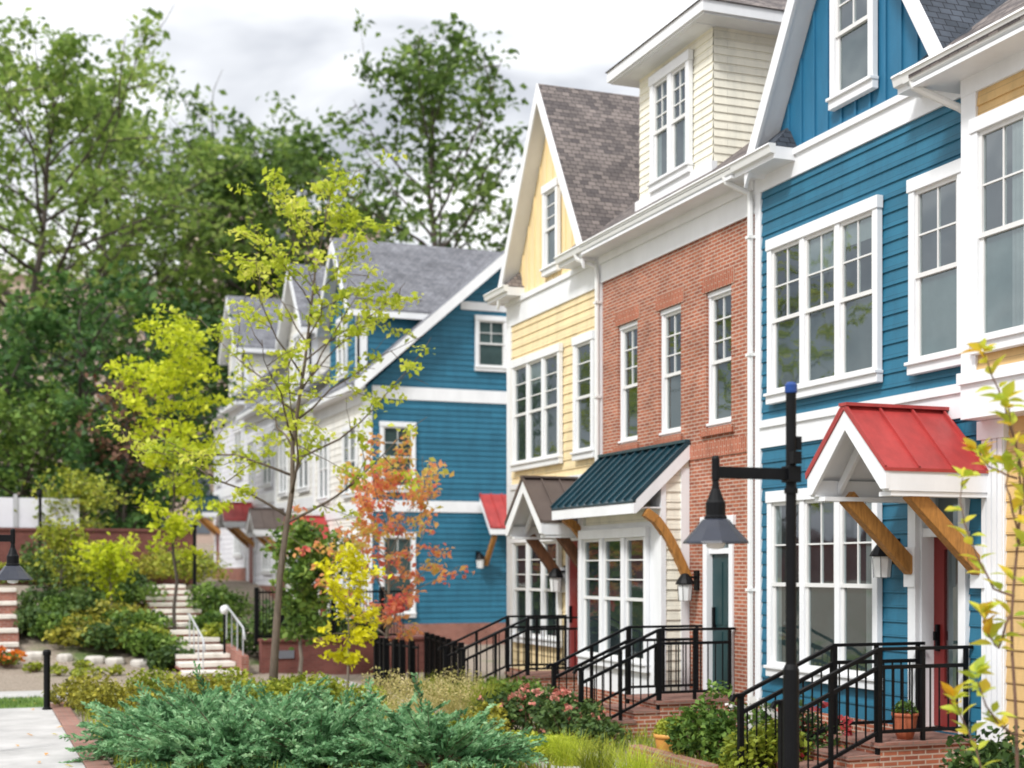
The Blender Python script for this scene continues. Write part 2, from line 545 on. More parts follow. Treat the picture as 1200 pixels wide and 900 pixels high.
def wander(p, d, L, n, wob, rng, lift=0.0):
    p = np.array(p, float)
    d = np.array(d, float)
    d /= np.linalg.norm(d)
    out = [p.copy()]
    for i in range(n):
        d = d + rng.normal(size=3) * wob + np.array([0, 0, lift])
        d /= np.linalg.norm(d)
        p = p + d * L / n
        out.append(p.copy())
    return out


def tree(name, label, base, H, r0, mat, bark, seed, spread, f0=0.3, nb=18, per=26, leaf=0.3, sig=0.5,
         lean=(0, 0), twigs=5, elev=(0.9, 0.25), shape=None, group=None, cat="tree", lift=0.06, up=0.5, extra=None, lean_p=1.4, keep=0.68, flat=0.6):
    rng = np.random.default_rng(seed)
    root = empty(name, base, label, cat, group)
    b = np.array(base, float)
    n = 12
    tr = []
    wob = np.zeros(2)
    for i in range(n + 1):
        f = i / n
        wob = wob + rng.normal(size=2) * H * 0.006
        tr.append(b + np.array([lean[0] * f ** lean_p + wob[0], lean[1] * f ** lean_p + wob[1], H * 0.97 * f - (0.15 if i == 0 else 0)]))
    mb = MB()
    mb.tube(tr, [r0 * (1 - 0.92 * (i / n) ** 0.8) * (1.25 if i == 0 else 1) for i in range(n + 1)], 8)
    cl = [tr[-1], tr[-2]]
    shape = shape or (lambda f: math.sin(PI * min(1, max(0.02, (f - f0) / (1.02 - f0))) ** 0.75) ** 0.8)
    for k in range(nb):
        f = f0 + (0.97 - f0) * ((k + rng.uniform(0, 0.9)) / nb)
        j = f * n
        i = int(j)
        p = tr[i] + (tr[min(n, i + 1)] - tr[i]) * (j - i)
        az = k * 2.399 + rng.uniform(-0.5, 0.5)
        fr = (f - f0) / (1 - f0)
        el = elev[1] + (elev[0] - elev[1]) * fr + rng.uniform(-0.12, 0.12)
        L = spread * shape(f) * rng.uniform(0.75, 1.15)
        d = (math.cos(az) * math.cos(el), math.sin(az) * math.cos(el), math.sin(el))
        bp = wander(p, d, L, 6, 0.13, rng, lift)
        rb = r0 * (1 - 0.85 * f) * 0.5
        mb.tube(bp, [max(0.006, rb * (1 - 0.85 * q / 6)) for q in range(7)], 5)
        cl += [bp[3], bp[4], bp[5], bp[6]]
        tn = max(1, int(round(twigs * min(1.0, 1.25 * L / spread))))
        for q in range(tn):
            s = 1.5 + q * 4.2 / max(1, tn - 1) if tn > 1 else 4
            i2 = min(5, int(s))
            tp = bp[i2] + (bp[i2 + 1] - bp[i2]) * (s - i2)
            d2 = np.array(d) * 0.5 + rng.normal(size=3) * 0.6 + np.array([0, 0, 0.12])
            tw = wander(tp, d2, L * rng.uniform(0.22, 0.42), 3, 0.2, rng, lift * 0.5)
            mb.tube(tw, [max(0.005, rb * 0.4 * (1 - 0.7 * z / 3)) for z in range(4)], 4)
            cl += [tw[1], tw[2], tw[3]]
    mb.build("trunk", bark, root, smooth=True)
    if extra is not None: cl += extra
    cl = np.array(cl)
    cl = cl[rng.uniform(size=len(cl)) < keep]
    C = scatter(cl, per, (sig, sig, sig * flat), rng)
    leaves("crown", C, leaf, mat, root, rng, up=up)
    return root


def shrub(name, label, base, rx, ry, h, n, leaf, mat, seed, group=None, cat="shrub", flowers=None, up=0.5, lump=9):
    rng = np.random.default_rng(seed)
    root = empty(name, base, label, cat, group)
    b = np.array(base, float)
    mb = MB()
    cs = []
    for k in range(lump):
        az = rng.uniform(0, 2 * PI)
        q = math.sqrt(rng.uniform(0.05, 1))
        zc = h * (0.30 + 0.5 * rng.uniform(0, 1) * (1.15 - q))
        c = b + np.array([math.cos(az) * q * rx * 0.72, math.sin(az) * q * ry * 0.72, zc])
        cs.append(c)
        mid = (b + c) / 2 + np.array([0, 0, -h * 0.05])
        mb.tube([b + (c - b) * 0.05 - np.array([0, 0, 0.03]), mid, c], [0.018, 0.012, 0.006], 4)
    mb.build("stem", M_TWIG, root)
    per = max(1, n // lump)
    C = np.repeat(np.array(cs), per, axis=0)
    dr = norm(rng.normal(size=C.shape))
    rad = rng.uniform(0.35, 1.05, len(C)) ** 0.6
    C = C + dr * rad[:, None] * np.array([rx * 0.48, ry * 0.48, h * 0.30])
    C[:, 2] = np.maximum(C[:, 2], b[2] + 0.02)
    leaves("foliage", C, leaf, mat, root, rng, up=up)
    if flowers:
        fm, fn, fs = flowers
        k = rng.integers(0, len(C), fn)
        fc = C[k] + dr[k] * 0.06
        fc[:, 2] += 0.04
        leaves("blossom", scatter(fc, 7, (0.03, 0.03, 0.025), rng), fs, fm, root, rng, aspect=0.95, up=0.3)
    return root


def blades(base_pts, h, spread, width, rng, droop=0.5, seg=4):
    n = len(base_pts)
    az = rng.uniform(0, 2 * PI, n)
    ln = rng.uniform(0.6, 1.15, n) * h
    sp = rng.uniform(0.1, 1.0, n) * spread
    dx, dy = np.cos(az), np.sin(az)
    sx, sy = -dy, dx
    V = np.empty((n, seg + 1, 2, 3))
    for i in range(seg + 1):
        t = i / seg
        out = sp * t ** 1.6
        z = ln * (t - droop * 0.45 * t ** 3 * (sp / (spread + 1e-6)))
        wd = width * (1 - t * 0.92) * 0.5
        cx = base_pts[:, 0] + dx * out
        cy = base_pts[:, 1] + dy * out
        cz = base_pts[:, 2] + z
        for s_, q in ((-1, 0), (1, 1)):
            V[:, i, q, 0] = cx + sx * wd * s_
            V[:, i, q, 1] = cy + sy * wd * s_
            V[:, i, q, 2] = cz
    idx = np.arange(n * (seg + 1) * 2).reshape(n, seg + 1, 2)
    F = []
    for i in range(seg):
        F.append(np.stack([idx[:, i, 0], idx[:, i, 1], idx[:, i + 1, 1], idx[:, i + 1, 0]], axis=1))
    return V.reshape(-1, 3), np.concatenate(F)


def grass_clump(name, label, base, h, r, n, mat, seed, width=0.012, plume=None, group=None, cat="ornamental grass"):
    rng = np.random.default_rng(seed)
    root = empty(name, base, label, cat, group)
    a = rng.uniform(0, 2 * PI, n)
    q = np.sqrt(rng.uniform(0, 1, n)) * r * 0.35
    P = np.stack([base[0] + np.cos(a) * q, base[1] + np.sin(a) * q, np.full(n, base[2] - 0.02)], axis=1)
    V, F = blades(P, h, r, width, rng)
    np_mesh("blade", V, F, mat, root)
    if plume:
        pm, pn = plume
        a = rng.uniform(0, 2 * PI, pn)
        q = np.sqrt(rng.uniform(0, 1, pn)) * r * 0.8
        C = np.stack([base[0] + np.cos(a) * q, base[1] + np.sin(a) * q, base[2] + h * rng.uniform(0.75, 1.1, pn)], axis=1)
        leaves("seed_head", scatter(C, 9, (0.03, 0.03, 0.07), rng), 0.05, pm, root, rng, aspect=0.4, up=0.1)
    return root


# ------------------------------------------------------------- house elements
def TX(X0):
    return lambda s, d, z: (X0 - d, s, z)      # facade facing -X


def TY(Y0):
    return lambda s, d, z: (s, Y0 - d, z)      # wall facing -Y


def siding(mb, T, s0, s1, z0, z1, holes=(), course=0.17, lap=0.020, slope=None):
    cuts = sorted({s0, s1} | {min(max(h[i], s0), s1) for h in holes for i in (0, 1)})
    for a, b in zip(cuts, cuts[1:]):
        if b - a < 1e-5: continue
        free = [(z0, z1)]
        for h in holes:
            if h[0] < b - 1e-6 and h[1] > a + 1e-6:
                nf = []
                for u, v in free:
                    if h[3] <= u or h[2] >= v: nf.append((u, v)); continue
                    if h[2] > u: nf.append((u, h[2]))
                    if h[3] < v: nf.append((h[3], v))
                free = nf
        for u, v in free:
            k = math.floor((u - z0) / course + 1e-6)
            z = u
            while z < v - 1e-6:
                za = z0 + k * course
                zb = min(za + course, v)
                d0, d1 = lap * (1 - (z - za) / course), lap * (1 - (zb - za) / course)
                if slope:
                    l0, r0 = slope(z)
                    l1, r1 = slope(zb)
                else:
                    l0, r0, l1, r1 = a, b, a, b
                mb.quad(T(l0, d0, z), T(r0, d0, z), T(r1, d1, zb), T(l1, d1, zb))
                if z > u + 1e-6 or k > 0: mb.quad(T(l0, 0, z), T(r0, 0, z), T(r0, lap, z), T(l0, lap, z))
                z = zb
                k += 1


def flatwall(mb, T, s0, s1, z0, z1, holes=(), depth=0.14):
    ss = sorted({s0, s1} | {h[i] for h in holes for i in (0, 1)})
    zs = sorted({z0, z1} | {h[i] for h in holes for i in (2, 3)})
    for a, b in zip(ss, ss[1:]):
        for u, v in zip(zs, zs[1:]):
            m, n = (a + b) / 2, (u + v) / 2
            if any(h[0] < m < h[1] and h[2] < n < h[3] for h in holes): continue
            mb.quad(T(a, 0, u), T(b, 0, u), T(b, 0, v), T(a, 0, v))
    for a, b, u, v in holes:
        mb.quad(T(a, 0, u), T(a, -depth, u), T(a, -depth, v), T(a, 0, v))
        mb.quad(T(b, 0, u), T(b, -depth, u), T(b, -depth, v), T(b, 0, v))
        mb.quad(T(a, 0, v), T(b, 0, v), T(b, -depth, v), T(a, -depth, v))
        mb.quad(T(a, 0, u), T(b, 0, u), T(b, -depth, u), T(a, -depth, u))


def window(root, T, s0, s1, z0, z1, units=1, cols=2, rows=2, d=0.022, proud=0.10, cw=0.10, head=0.15, sill=0.14, mul=0.10,
           curt=None, split=0.5, label=None, up=None, drape=None):
    """casing = part; sash, pane, curtain = sub-parts"""
    mb = MB()
    mb.tbox(T, s0, s0 + cw, d, proud, z0 + sill, z1 - head)
    mb.tbox(T, s1 - cw, s1, d, proud, z0 + sill, z1 - head)
    mb.tbox(T, s0 - 0.015, s1 + 0.015, d, proud + 0.015, z1 - head, z1)
    mb.tbox(T, s0 - 0.01, s1 + 0.01, d, proud + 0.012, z0, z0 + sill)
    mb.tbox(T, s0 - 0.02, s1 + 0.02, d, proud + 0.045, z0 + sill - 0.035, z0 + sill + 0.004)
    a, b = s0 + cw, s1 - cw
    u, v = z0 + sill, z1 - head
    uw = (b - a - mul * (units - 1)) / units
    sh, pn, cu, dk, dp = MB(), MB(), MB(), MB(), MB()
    for k in range(units):
        p = a + k * (uw + mul)
        q = p + uw
        if k: mb.tbox(T, p - mul, p, d, proud - 0.004, u, v)
        zm = u + (v - u) * split
        fw = 0.045
        # upper sash sits proud of the lower one
        for (x0, x1, y0, y1, dd) in ((p, p + fw, zm + 0.025, v - fw, 0.05), (q - fw, q, zm + 0.025, v - fw, 0.05), (p, q, v - fw, v, 0.05), (p, q, zm - 0.025, zm + 0.025, 0.055),
                                     (p, p + fw + 0.01, u + fw + 0.015, zm - 0.025, 0.035), (q - fw - 0.01, q, u + fw + 0.015, zm - 0.025, 0.035), (p, q, u, u + fw + 0.015, 0.034)):
            sh.tbox(T, x0, x1, d, d + dd, y0, y1)
        for c in range(1, cols):
            x = p + fw + (uw - 2 * fw) * c / cols
            sh.tbox(T, x - 0.010, x + 0.010, d, d + 0.036, zm, v - fw)
        for r in range(1, rows):
            y = zm + (v - fw - zm) * r / rows
            sh.tbox(T, p + fw, q - fw, d, d + 0.037, y - 0.010, y + 0.010)
        for (y0, y1, dd) in ((zm, v, 0.022), (u, zm, 0.016)):
            pn.quad(T(p, d + dd, y0), T(q, d + dd, y0), T(q, d + dd, y1), T(p, d + dd, y1))
        cu.quad(T(p, d + 0.003, u), T(q, d + 0.003, u), T(q, d + 0.003, zm), T(p, d + 0.003, zm))
        if drape and k in drape:
            f0, f1, g0, g1 = drape[k]
            n_ = 8
            for j in range(n_):
                a0 = p + uw * (f0 + (f1 - f0) * j / n_)
                a1 = p + uw * (f0 + (f1 - f0) * (j + 1) / n_)
                e0, e1 = (0.006, 0.013) if j % 2 else (0.013, 0.006)
                dp.quad(T(a0, d + e0, u + (v - u) * g0), T(a1, d + e1, u + (v - u) * g0), T(a1, d + e1, u + (v - u) * g1), T(a0, d + e0, u + (v - u) * g1))
        dk.quad(T(p, d + 0.003, zm), T(q, d + 0.003, zm), T(q, d + 0.003, v), T(p, d + 0.003, v))
    w = mb.build("window", M_WHITE, root, bevel=0.006)
    if label: w["label"] = label
    sh.build("sash", M_SASH, w)
    pn.build("pane", M_GLASS, w)
    if dp.f: dp.build("drape", M_DRAPE, w)
    cu.build("screen", curt or M_CURT, w)
    dk.build("dark_interior", up or M_DARKROOM, w)
    return w


def gutter(root, X, y0, y1, z, parent=None):
    """white eaves gutter along Y with its front lip at X"""
    mb = MB()
    pr = [(X + 0.11, z), (X + 0.005, z), (X - 0.005, z - 0.025), (X + 0.012, z - 0.03), (X + 0.035, z - 0.12), (X + 0.11, z - 0.135)]
    mb.prism([(a, y0, b) for a, b in pr], (0, y1 - y0, 0))
    return mb.build("gutter", M_GUTTER, root)


def downspout(root, pts):
    mb = MB()
    mb.tube(pts, 0.042, 8)
    for p, q in zip(pts[-2:], pts[-1:]):
        z = p[2] - 0.5
        while z > q[2] + 0.3:
            mb.box(p[0] - 0.05, p[0] + 0.055, p[1] - 0.055, p[1] + 0.055, z, z + 0.04)
            z -= 1.6
    return mb.build("downspout", M_GUTTER, root)


def gable_roof(root, ya, zp, half, ze, xf, xb, mat):
    """steep street gable: two shingled slopes from front xf back to the main roof; white rake under it"""
    sh = MB()
    th = 0.05
    slope = (zp - ze) / half
    for sg in (-1, 1):
        A, B, C = (xf, ya, zp), (xf, ya + sg * half, ze), (xb, ya, zp)
        D = (xf + 0.1, ya + sg * half, ze)
        sh.prism([A, B, D, C], (0, 0, th))
    r = sh.build("gable_roof", mat, root)
    rk = MB()
    dz = 0.30
    for sg in (-1, 1):
        # barge board, flat face to the street, and the soffit slab behind it
        P = [(xf - 0.03, ya, zp + th - 0.005), (xf - 0.03, ya + sg * (half + 0.03), ze + th - 0.005 - 0.03 * slope), (xf - 0.03, ya + sg * (half + 0.03), ze - dz - 0.03 * slope), (xf - 0.03, ya, zp - dz)]
        rk.prism(P, (0.045, 0, 0))
        P = [(xf + 0.015, ya, zp - 0.004), (xf + 0.015, ya + sg * half, ze - 0.004), (xf + 0.015, ya + sg * half, ze - dz + 0.09), (xf + 0.015, ya, zp - dz + 0.09)]
        rk.prism(P, (9.998 - xf - 0.015, 0, 0))
    rk.build("rake_board", M_WHITE, root)
    return r


def eave_return(root, y0, y1, xw, xf, z, mat):
    """little shingled hip that closes the foot of a gable"""
    mb = MB()
    h = 0.34
    V = [(xf, y0, z), (xw - 0.004, y0, z), (xw - 0.004, y1, z), (xf, y1, z), (xw - 0.004, y0 + 0.22, z + h), (xw - 0.004, y1 - 0.22, z + h)]
    mb.add(V, [(3, 2, 1, 0), (0, 1, 4), (2, 3, 5), (3, 0, 4, 5), (1, 2, 5, 4)])
    o = mb.build("eave_return", mat, root)
    m2 = MB()
    m2.box(xf + 0.03, xw, y0 + 0.002, y1 - 0.002, z - 0.16, z - 0.003)
    m2.build("return_soffit", M_WHITE, root)
    return o


def gable_canopy(root, yc, half, xw, xf, zp, ze, mat, seams=3, wood=None, brk=None):
    """gabled door hood: metal roof, white barge boards, raking timber brackets"""
    rf = MB()
    for sg in (-1, 1):
        A, B = Vector((xf - 0.05, yc, zp)), Vector((xf - 0.05, yc + sg * half, ze))
        C, D = Vector((xw, yc + sg * half, ze)), Vector((xw, yc, zp))
        rf.prism([A, B, C, D], (0, 0, 0.035))
        for k in range(seams + 1):
            x = xf - 0.04 + (xw - xf) * k / seams * 0.98
            rf.bar((x, yc + sg * 0.02, zp + 0.045), (x, yc + sg * half, ze + 0.045), 0.022, 0.03)
    rf.bar((xf - 0.06, yc, zp + 0.05), (xw, yc, zp + 0.05), 0.14, 0.035)
    cp = rf.build("canopy", mat, root)
    tm = MB()
    dz = 0.20
    for sg in (-1, 1):
        e = yc + sg * half
        s = (zp - ze) / half
        tm.prism([(xf - 0.03, yc, zp - 0.003), (xf - 0.03, e - sg * 0.01, ze - 0.003 + 0.01 * s), (xf - 0.03, e - sg * 0.01, ze - dz + 0.02), (xf - 0.03, e - sg * 0.10, ze - dz + 0.02), (xf - 0.03, yc, zp - dz - 0.02)], (0.04, 0, 0))
        tm.prism([(xf + 0.01, yc, zp - 0.004), (xf + 0.01, e - sg * 0.02, ze - 0.004 + 0.02 * s), (xf + 0.01, e - sg * 0.02, ze - 0.07 + 0.02 * s), (xf + 0.01, yc, zp - 0.075)], (xw - xf - 0.02, 0, 0))
        tm.box(xf + 0.012, xw, min(e - sg * 0.015, e - sg * 0.13), max(e - sg * 0.015, e - sg * 0.13), ze - dz, ze - 0.02)
        tm.box(xf + 0.05, xw, min(e - sg * 0.03, e - sg * 0.24), max(e - sg * 0.03, e - sg * 0.24), ze - dz - 0.05, ze - dz - 0.003)
        # inner truss set back
        tm.prism([(xf + 0.28, yc, zp - 0.08), (xf + 0.28, e - sg * 0.14, ze - 0.06), (xf + 0.28, e - sg * 0.14, ze - 0.18), (xf + 0.28, yc, zp - 0.22)], (0.05, 0, 0))
    tm.build("canopy_trim", M_WHITE, cp)
    for sg in (-1, 1):
        e = yc + sg * (half - 0.16)
        b = MB()
        b.bar((xf + 0.38, e, ze - dz + 0.0), (xw - 0.02, e, ze - dz - 0.80), 0.13, 0.17)
        b.build("bracket", wood or M_WOOD, cp, bevel=0.008)
        b = MB()
        b.box(xw - 0.06, xw, e - 0.10, e + 0.10, ze - dz - 1.0, ze - dz - 0.55)
        b.build("bracket_plate", M_WHITE, cp)
    return cp


def lantern(root, T, s, z, k=1.0):
    """wall lantern: black cap and backplate, frosted glass"""
    cx, cy, cz = T(s, 0.20 * k, z)
    mb = MB()
    mb.lathe([(0.02 * k, 0.20 * k), (0.05 * k, 0.19 * k), (0.10 * k, 0.12 * k), (0.135 * k, 0.06 * k), (0.135 * k, 0.045 * k), (0.02 * k, 0.04 * k)], (cx, cy, cz), 10)
    mb.tbox(T, s - 0.02 * k, s + 0.02 * k, 0.0, 0.2 * k, z + 0.13 * k, z + 0.16 * k)
    mb.tbox(T, s - 0.06 * k, s + 0.06 * k, 0.0, 0.035, z - 0.04 * k, z + 0.24 * k)
    o = mb.build("wall_lantern", M_IRON, root)
    g = MB()
    g.lathe([(0.05 * k, -0.19 * k), (0.085 * k, -0.18 * k), (0.105 * k, 0.02 * k), (0.10 * k, 0.043 * k)], (cx, cy, cz), 8)
    g.build("glass_shade", M_LAMPGL, o)
    f = MB()
    for q in range(4):
        t = q * PI / 2 + PI / 4
        f.bar((cx + 0.092 * k * math.cos(t), cy + 0.092 * k * math.sin(t), cz - 0.19 * k), (cx + 0.112 * k * math.cos(t), cy + 0.112 * k * math.sin(t), cz + 0.05 * k), 0.006, 0.006)
    f.build("lantern_frame", M_IRON, o)
    return o


EZ = 5.45     # eave line


def main_roof(root, y0, y1, mat, x0=9.58, xr=14.5, x1=19.5, z=EZ, k=0.75):
    mb = MB()
    zr = z + (xr - x0) * k
    mb.prism([(x0, y0, z), (xr, y0, zr), (xr, y0, zr - 0.12), (x0, y0, z - 0.04)], (0, y1 - y0, 0))
    mb.prism([(xr, y0, zr), (x1, y0, zr - (x1 - xr) * k), (x1, y0, zr - (x1 - xr) * k - 0.1), (xr, y0, zr - 0.12)], (0, y1 - y0, 0))
    return mb.build("roof", mat, root)


def body(root, y0, y1, mat, x0=10.35, x1=19.0, z1=5.4):
    mb = MB()
    mb.box(x0, x1, y0 + 0.002, y1 - 0.002, G - 0.2, z1)
    mb.prism([(x0, y0 + 0.004, z1 + 0.002), (x1, y0 + 0.004, z1 + 0.002), (14.5, y0 + 0.004, 8.9)], (0, y1 - y0 - 0.008, 0))
    return mb.build("rear_wall", mat, root)


# ================================================================ BLUE HOUSE
def blue_house():
    y0, y1 = 12.25, 16.93
    ya = 14.6
    root = empty("blue_townhouse", (10, ya, G), "near blue clapboard townhouse with the small red gabled hood over its door", "townhouse", "townhouses of the near row")
    T = TX(10.0)
    door = (12.62, 13.36, -1.78, 0.86)
    w = MB()
    siding(w, T, y0, y1 - 0.08, -1.8, 5.12, [door])
    w.build("wall", M_BLUE, root)
    g = MB()
    half, zp = 2.02, 8.78
    lim = lambda z: max(0.0, (zp - 0.10 - z) / 1.64)
    g.poly([T(ya - lim(5.4), 0, 5.4), T(ya + lim(5.4), 0, 5.4), T(ya, 0, zp - 0.10)])
    s = -6
    for k in range(-7, 8):
        y = ya + k * 0.30
        top = zp - 0.24 - 1.64 * abs(y - ya)
        if top > 5.5: g.tbox(T, y - 0.022, y + 0.022, -0.002, 0.024, 5.42, top)
    g.build("gable_wall", M_BLUEB, root)
    b = MB()
    b.box(9.97, 10.36, y0 + 0.003, y1 - 0.003, G - 0.2, -1.802)
    b.build("foundation", M_BRICK, root)
    body(root, y0, y1, M_BLUE)
    t = MB()
    t.tbox(T, y1 - 0.15, y1 - 0.003, -0.36, 0.035, -1.8, 5.1)
    t.tbox(T, y0 + 0.003, y1 - 0.003, -0.01, 0.04, 5.09, 5.36)       # frieze
    t.tbox(T, y0 + 0.003, y1 - 0.003, -0.01, 0.075, 5.36, 5.44)      # drip cap
    t.tbox(T, y0 + 0.003, y1 - 0.15, -0.01, 0.04, 1.63, 1.90)
    t.tbox(T, y0 + 0.003, y1 - 0.15, -0.01, 0.07, 1.90, 2.0)
    t.build("white_band", M_WHITE, root)
    main_roof(root, y0, y1, M_SHD, x0=10.03, z=EZ + 0.34)
    gable_roof(root, ya, 8.85, 2.07, EZ, 9.7, 14.15, M_SHD)
    eave_return(root, 15.9, y1, 10.0, 9.62, EZ, M_SHD)
    eave_return(root, y0, 13.3, 10.0, 9.62, EZ, M_SHD)
    gutter(root, 9.56, y0 + 0.01, 13.3, EZ + 0.03)
    gutter(root, 9.56, 15.9, y1 - 0.005, EZ + 0.03)
    window(root, T, 14.04, 16.51, 2.19, 4.38, 3, drape={0: (0.0, 1.0, 0.84, 1.0), 1: (0.0, 1.0, 0.72, 1.0)})
    window(root, T, 12.50, 13.45, 2.19, 4.40, 1, curt=M_CURTP)
    window(root, T, 14.13, 15.03, 5.66, 7.45, 1)
    window(root, T, 14.04, 16.51, -1.42, 1.03, 3, drape={2: (0.75, 1.0, 0.0, 1.0), 0: (0.0, 0.3, 0.0, 1.0)})
    # door
    c = MB()
    c.tbox(T, 13.36, 13.50, -0.02, 0.07, -1.78, 1.0)
    c.tbox(T, 12.50, 12.62, -0.02, 0.07, -1.78, 1.0)
    c.tbox(T, 12.46, 13.54, -0.02, 0.085, 0.86, 1.06)
    c.tbox(T, 13.34, 13.36, -0.30, 0.0, -1.78, 0.86)
    c.tbox(T, 12.62, 12.64, -0.30, 0.0, -1.78, 0.86)
    c.tbox(T, 12.64, 13.34, -0.22, -0.02, 0.36, 0.46)
    d = c.build("front_door", M_WHITE, root, bevel=0.005)
    l = MB()
    l.tbox(T, 13.16, 13.34, -0.24, -0.17, -1.76, 0.36)
    l.tbox(T, 12.64, 12.72, -0.24, -0.17, -1.76, 0.36)
    l.tbox(T, 12.72, 13.16, -0.24, -0.17, -1.76, -1.45)
    l.tbox(T, 12.72, 13.16, -0.24, -0.17, 0.22, 0.36)
    l.build("door_leaf", M_REDD, d)
    p = MB()
    p.quad(T(12.72, -0.19, -1.45), T(13.16, -0.19, -1.45), T(13.16, -0.19, 0.22), T(12.72, -0.19, 0.22))
    p.quad(T(12.64, -0.19, 0.46), T(13.34, -0.19, 0.46), T(13.34, -0.19, 0.86), T(12.64, -0.19, 0.86))
    p.build("door_glass", M_GLASS, d)
    q = MB()
    q.quad(T(12.72, -0.23, -1.45), T(13.16, -0.23, -1.45), T(13.16, -0.23, 0.22), T(12.72, -0.23, 0.22))
    q.quad(T(12.64, -0.23, 0.46), T(13.34, -0.23, 0.46), T(13.34, -0.23, 0.86), T(12.64, -0.23, 0.86))
    q.build("door_blind", M_CURTP, d)
    h = MB()
    h.tbox(T, 13.23, 13.27, -0.17, -0.13, -0.92, -0.62)
    h.tbox(T, 13.235, 13.265, -0.13, -0.10, -0.80, -0.70)
    h.build("handle", M_IRON, d)
    gable_canopy(root, 12.87, 0.735, 9.97, 8.7, 1.70, 1.0, M_REDM)
    lantern(root, T, 13.78, 0.10, 1.05)
    downspout(root, [(9.62, 17.15, 5.36), (9.64, 17.13, 5.28), (9.90, 16.98, 5.12), (9.915, 16.96, 5.0), (9.915, 16.96, G + 0.2)])
    return root


# =============================================================== BRICK HOUSE
def brick_house():
    y0, y1 = 16.93, 22.0
    root = empty("brick_townhouse", (10, 19.5, G), "red brick townhouse with a cream roof dormer and a teal metal lean-to roof", "townhouse", "townhouses of the near row")
    T = TX(10.0)
    wins = [(c - 0.37, c + 0.37, 2.04, 4.02) for c in (21.02, 19.52, 18.0)]
    door = (17.55, 18.42, -1.78, 0.62)
    w = MB()
    flatwall(w, T, y0 + 0.004, y1 - 0.004, G - 0.2, 4.86, wins + [door])
    w.build("wall", M_BRICK, root)
    so = MB()
    for a, b, u, v in wins:
        so.tbox(T, a - 0.09, b + 0.09, -0.02, 0.012, v, v + 0.23)
        so.tbox(T, a - 0.09, b + 0.09, -0.02, 0.05, u - 0.11, u)
    so.tbox(T, y0 + 0.12, y1 - 0.12, -0.02, 0.018, 1.62, 1.84)
    so.build("soldier_course", M_SOLDIER, root)
    body(root, y0, y1, M_BRICK)
    t = MB()
    t.tbox(T, y0 + 0.003, y1 - 0.003, -0.02, 0.035, 4.85, 5.16)
    t.tbox(T, y0 + 0.003, y1 - 0.003, -0.02, 0.40, 5.29, 5.33)       # soffit
    t.tbox(T, y0 + 0.003, y1 - 0.003, -0.02, 0.075, 5.16, 5.29)
    t.build("white_band", M_WHITE, root)
    main_roof(root, y0, y1, M_SHB)
    gutter(root, 9.56, y0 + 0.005, y1 - 0.005, EZ + 0.03)
    for a, b, u, v in wins:
        window(root, T, a + 0.002, b - 0.002, u + 0.002, v - 0.002, 1, 2, 3, d=-0.12, proud=-0.045, cw=0.06, head=0.07, sill=0.07, split=0.48, curt=M_CURT)
    # doorway
    c = MB()
    c.tbox(T, 18.30, 18.416, -0.13, 0.03, -1.78, 0.62)
    c.tbox(T, 17.554, 17.66, -0.13, 0.03, -1.78, 0.62)
    c.tbox(T, 17.50, 18.47, -0.13, 0.05, 0.622, 0.76)
    c.tbox(T, 17.66, 18.30, -0.12, -0.02, 0.22, 0.30)
    d = c.build("front_door", M_WHITE, root, bevel=0.005)
    l = MB()
    l.tbox(T, 17.66, 18.30, -0.12, -0.07, -1.78, 0.22)
    for z0_, z1_ in ((-1.6, -0.9), (-0.8, 0.1)):
        l.tbox(T, 17.74, 17.94, -0.075, -0.058, z0_, z1_)
        l.tbox(T, 18.0, 18.2, -0.075, -0.058, z0_, z1_)
    l.build("door_leaf", M_GRND, d)
    p = MB()
    p.quad(T(17.66, -0.08, 0.30), T(18.30, -0.08, 0.30), T(18.30, -0.08, 0.62), T(17.66, -0.08, 0.62))
    p.build("transom_pane", M_GLASS, d)
    q = MB()
    q.quad(T(17.66, -0.125, 0.22), T(18.30, -0.125, 0.22), T(18.30, -0.125, 0.62), T(17.66, -0.125, 0.62))
    q.build("transom_blind", M_CURTP, d)
    h = MB()
    h.tbox(T, 18.19, 18.23, -0.07, -0.02, -0.85, -0.55)
    h.build("handle", M_IRON, d)
    # projecting bay
    bx = 9.56
    B = TX(bx)
    b0, b1 = 18.9, 21.97
    bay = MB()
    siding(bay, TY(b0), bx, 9.998, -1.95, 1.0, course=0.15)
    siding(bay, TY(b0), bx, 9.998, 1.0, 1.72, course=0.15, slope=lambda z: (min(9.99, max(bx, 9.10 + (z - 0.86) / 0.94)), 9.998))
    bay.box(bx + 0.02, 9.997, b0 + 0.004, b1 - 0.004, -1.95, 1.36)
    bay.prism([(bx + 0.03, b0 + 0.006, 1.362), (9.997, b0 + 0.006, 1.362), (9.997, b0 + 0.006, 1.70)], (0, b1 - b0 - 0.012, 0))
    by = bay.build("bay", M_CREAM, root)
    bt = MB()
    bt.tbox(B, b0 - 0.024, b0 + 0.34, -0.05, 0.03, -1.95, 1.32)
    bt.tbox(B, b1 - 0.22, b1 - 0.002, -0.05, 0.03, -1.95, 0.98)
    bt.tbox(B, b0 + 0.34, b1 - 0.22, -0.05, 0.026, 0.56, 0.72)
    bt.tbox(B, b0 + 0.34, b1 - 0.22, -0.05, 0.022, -1.95, -1.5)
    bt.box(9.86, 9.996, b0 - 0.03, b0 + 0.02, -1.95, 1.5)
    bt.build("bay_trim", M_WHITE, by)
    bb = MB()
    bb.box(bx - 0.03, 9.996, b0 - 0.03, b1 - 0.004, G - 0.2, -1.953)
    bb.build("bay_base", M_BRICK, by)
    window(root, B, 19.25, 21.76, -1.56, 0.64, 3, 1, 3, d=0.004, curt=M_BLIND, cw=0.09, mul=0.12)
    # teal lean-to roof
    r0, r1 = 18.83, 21.98
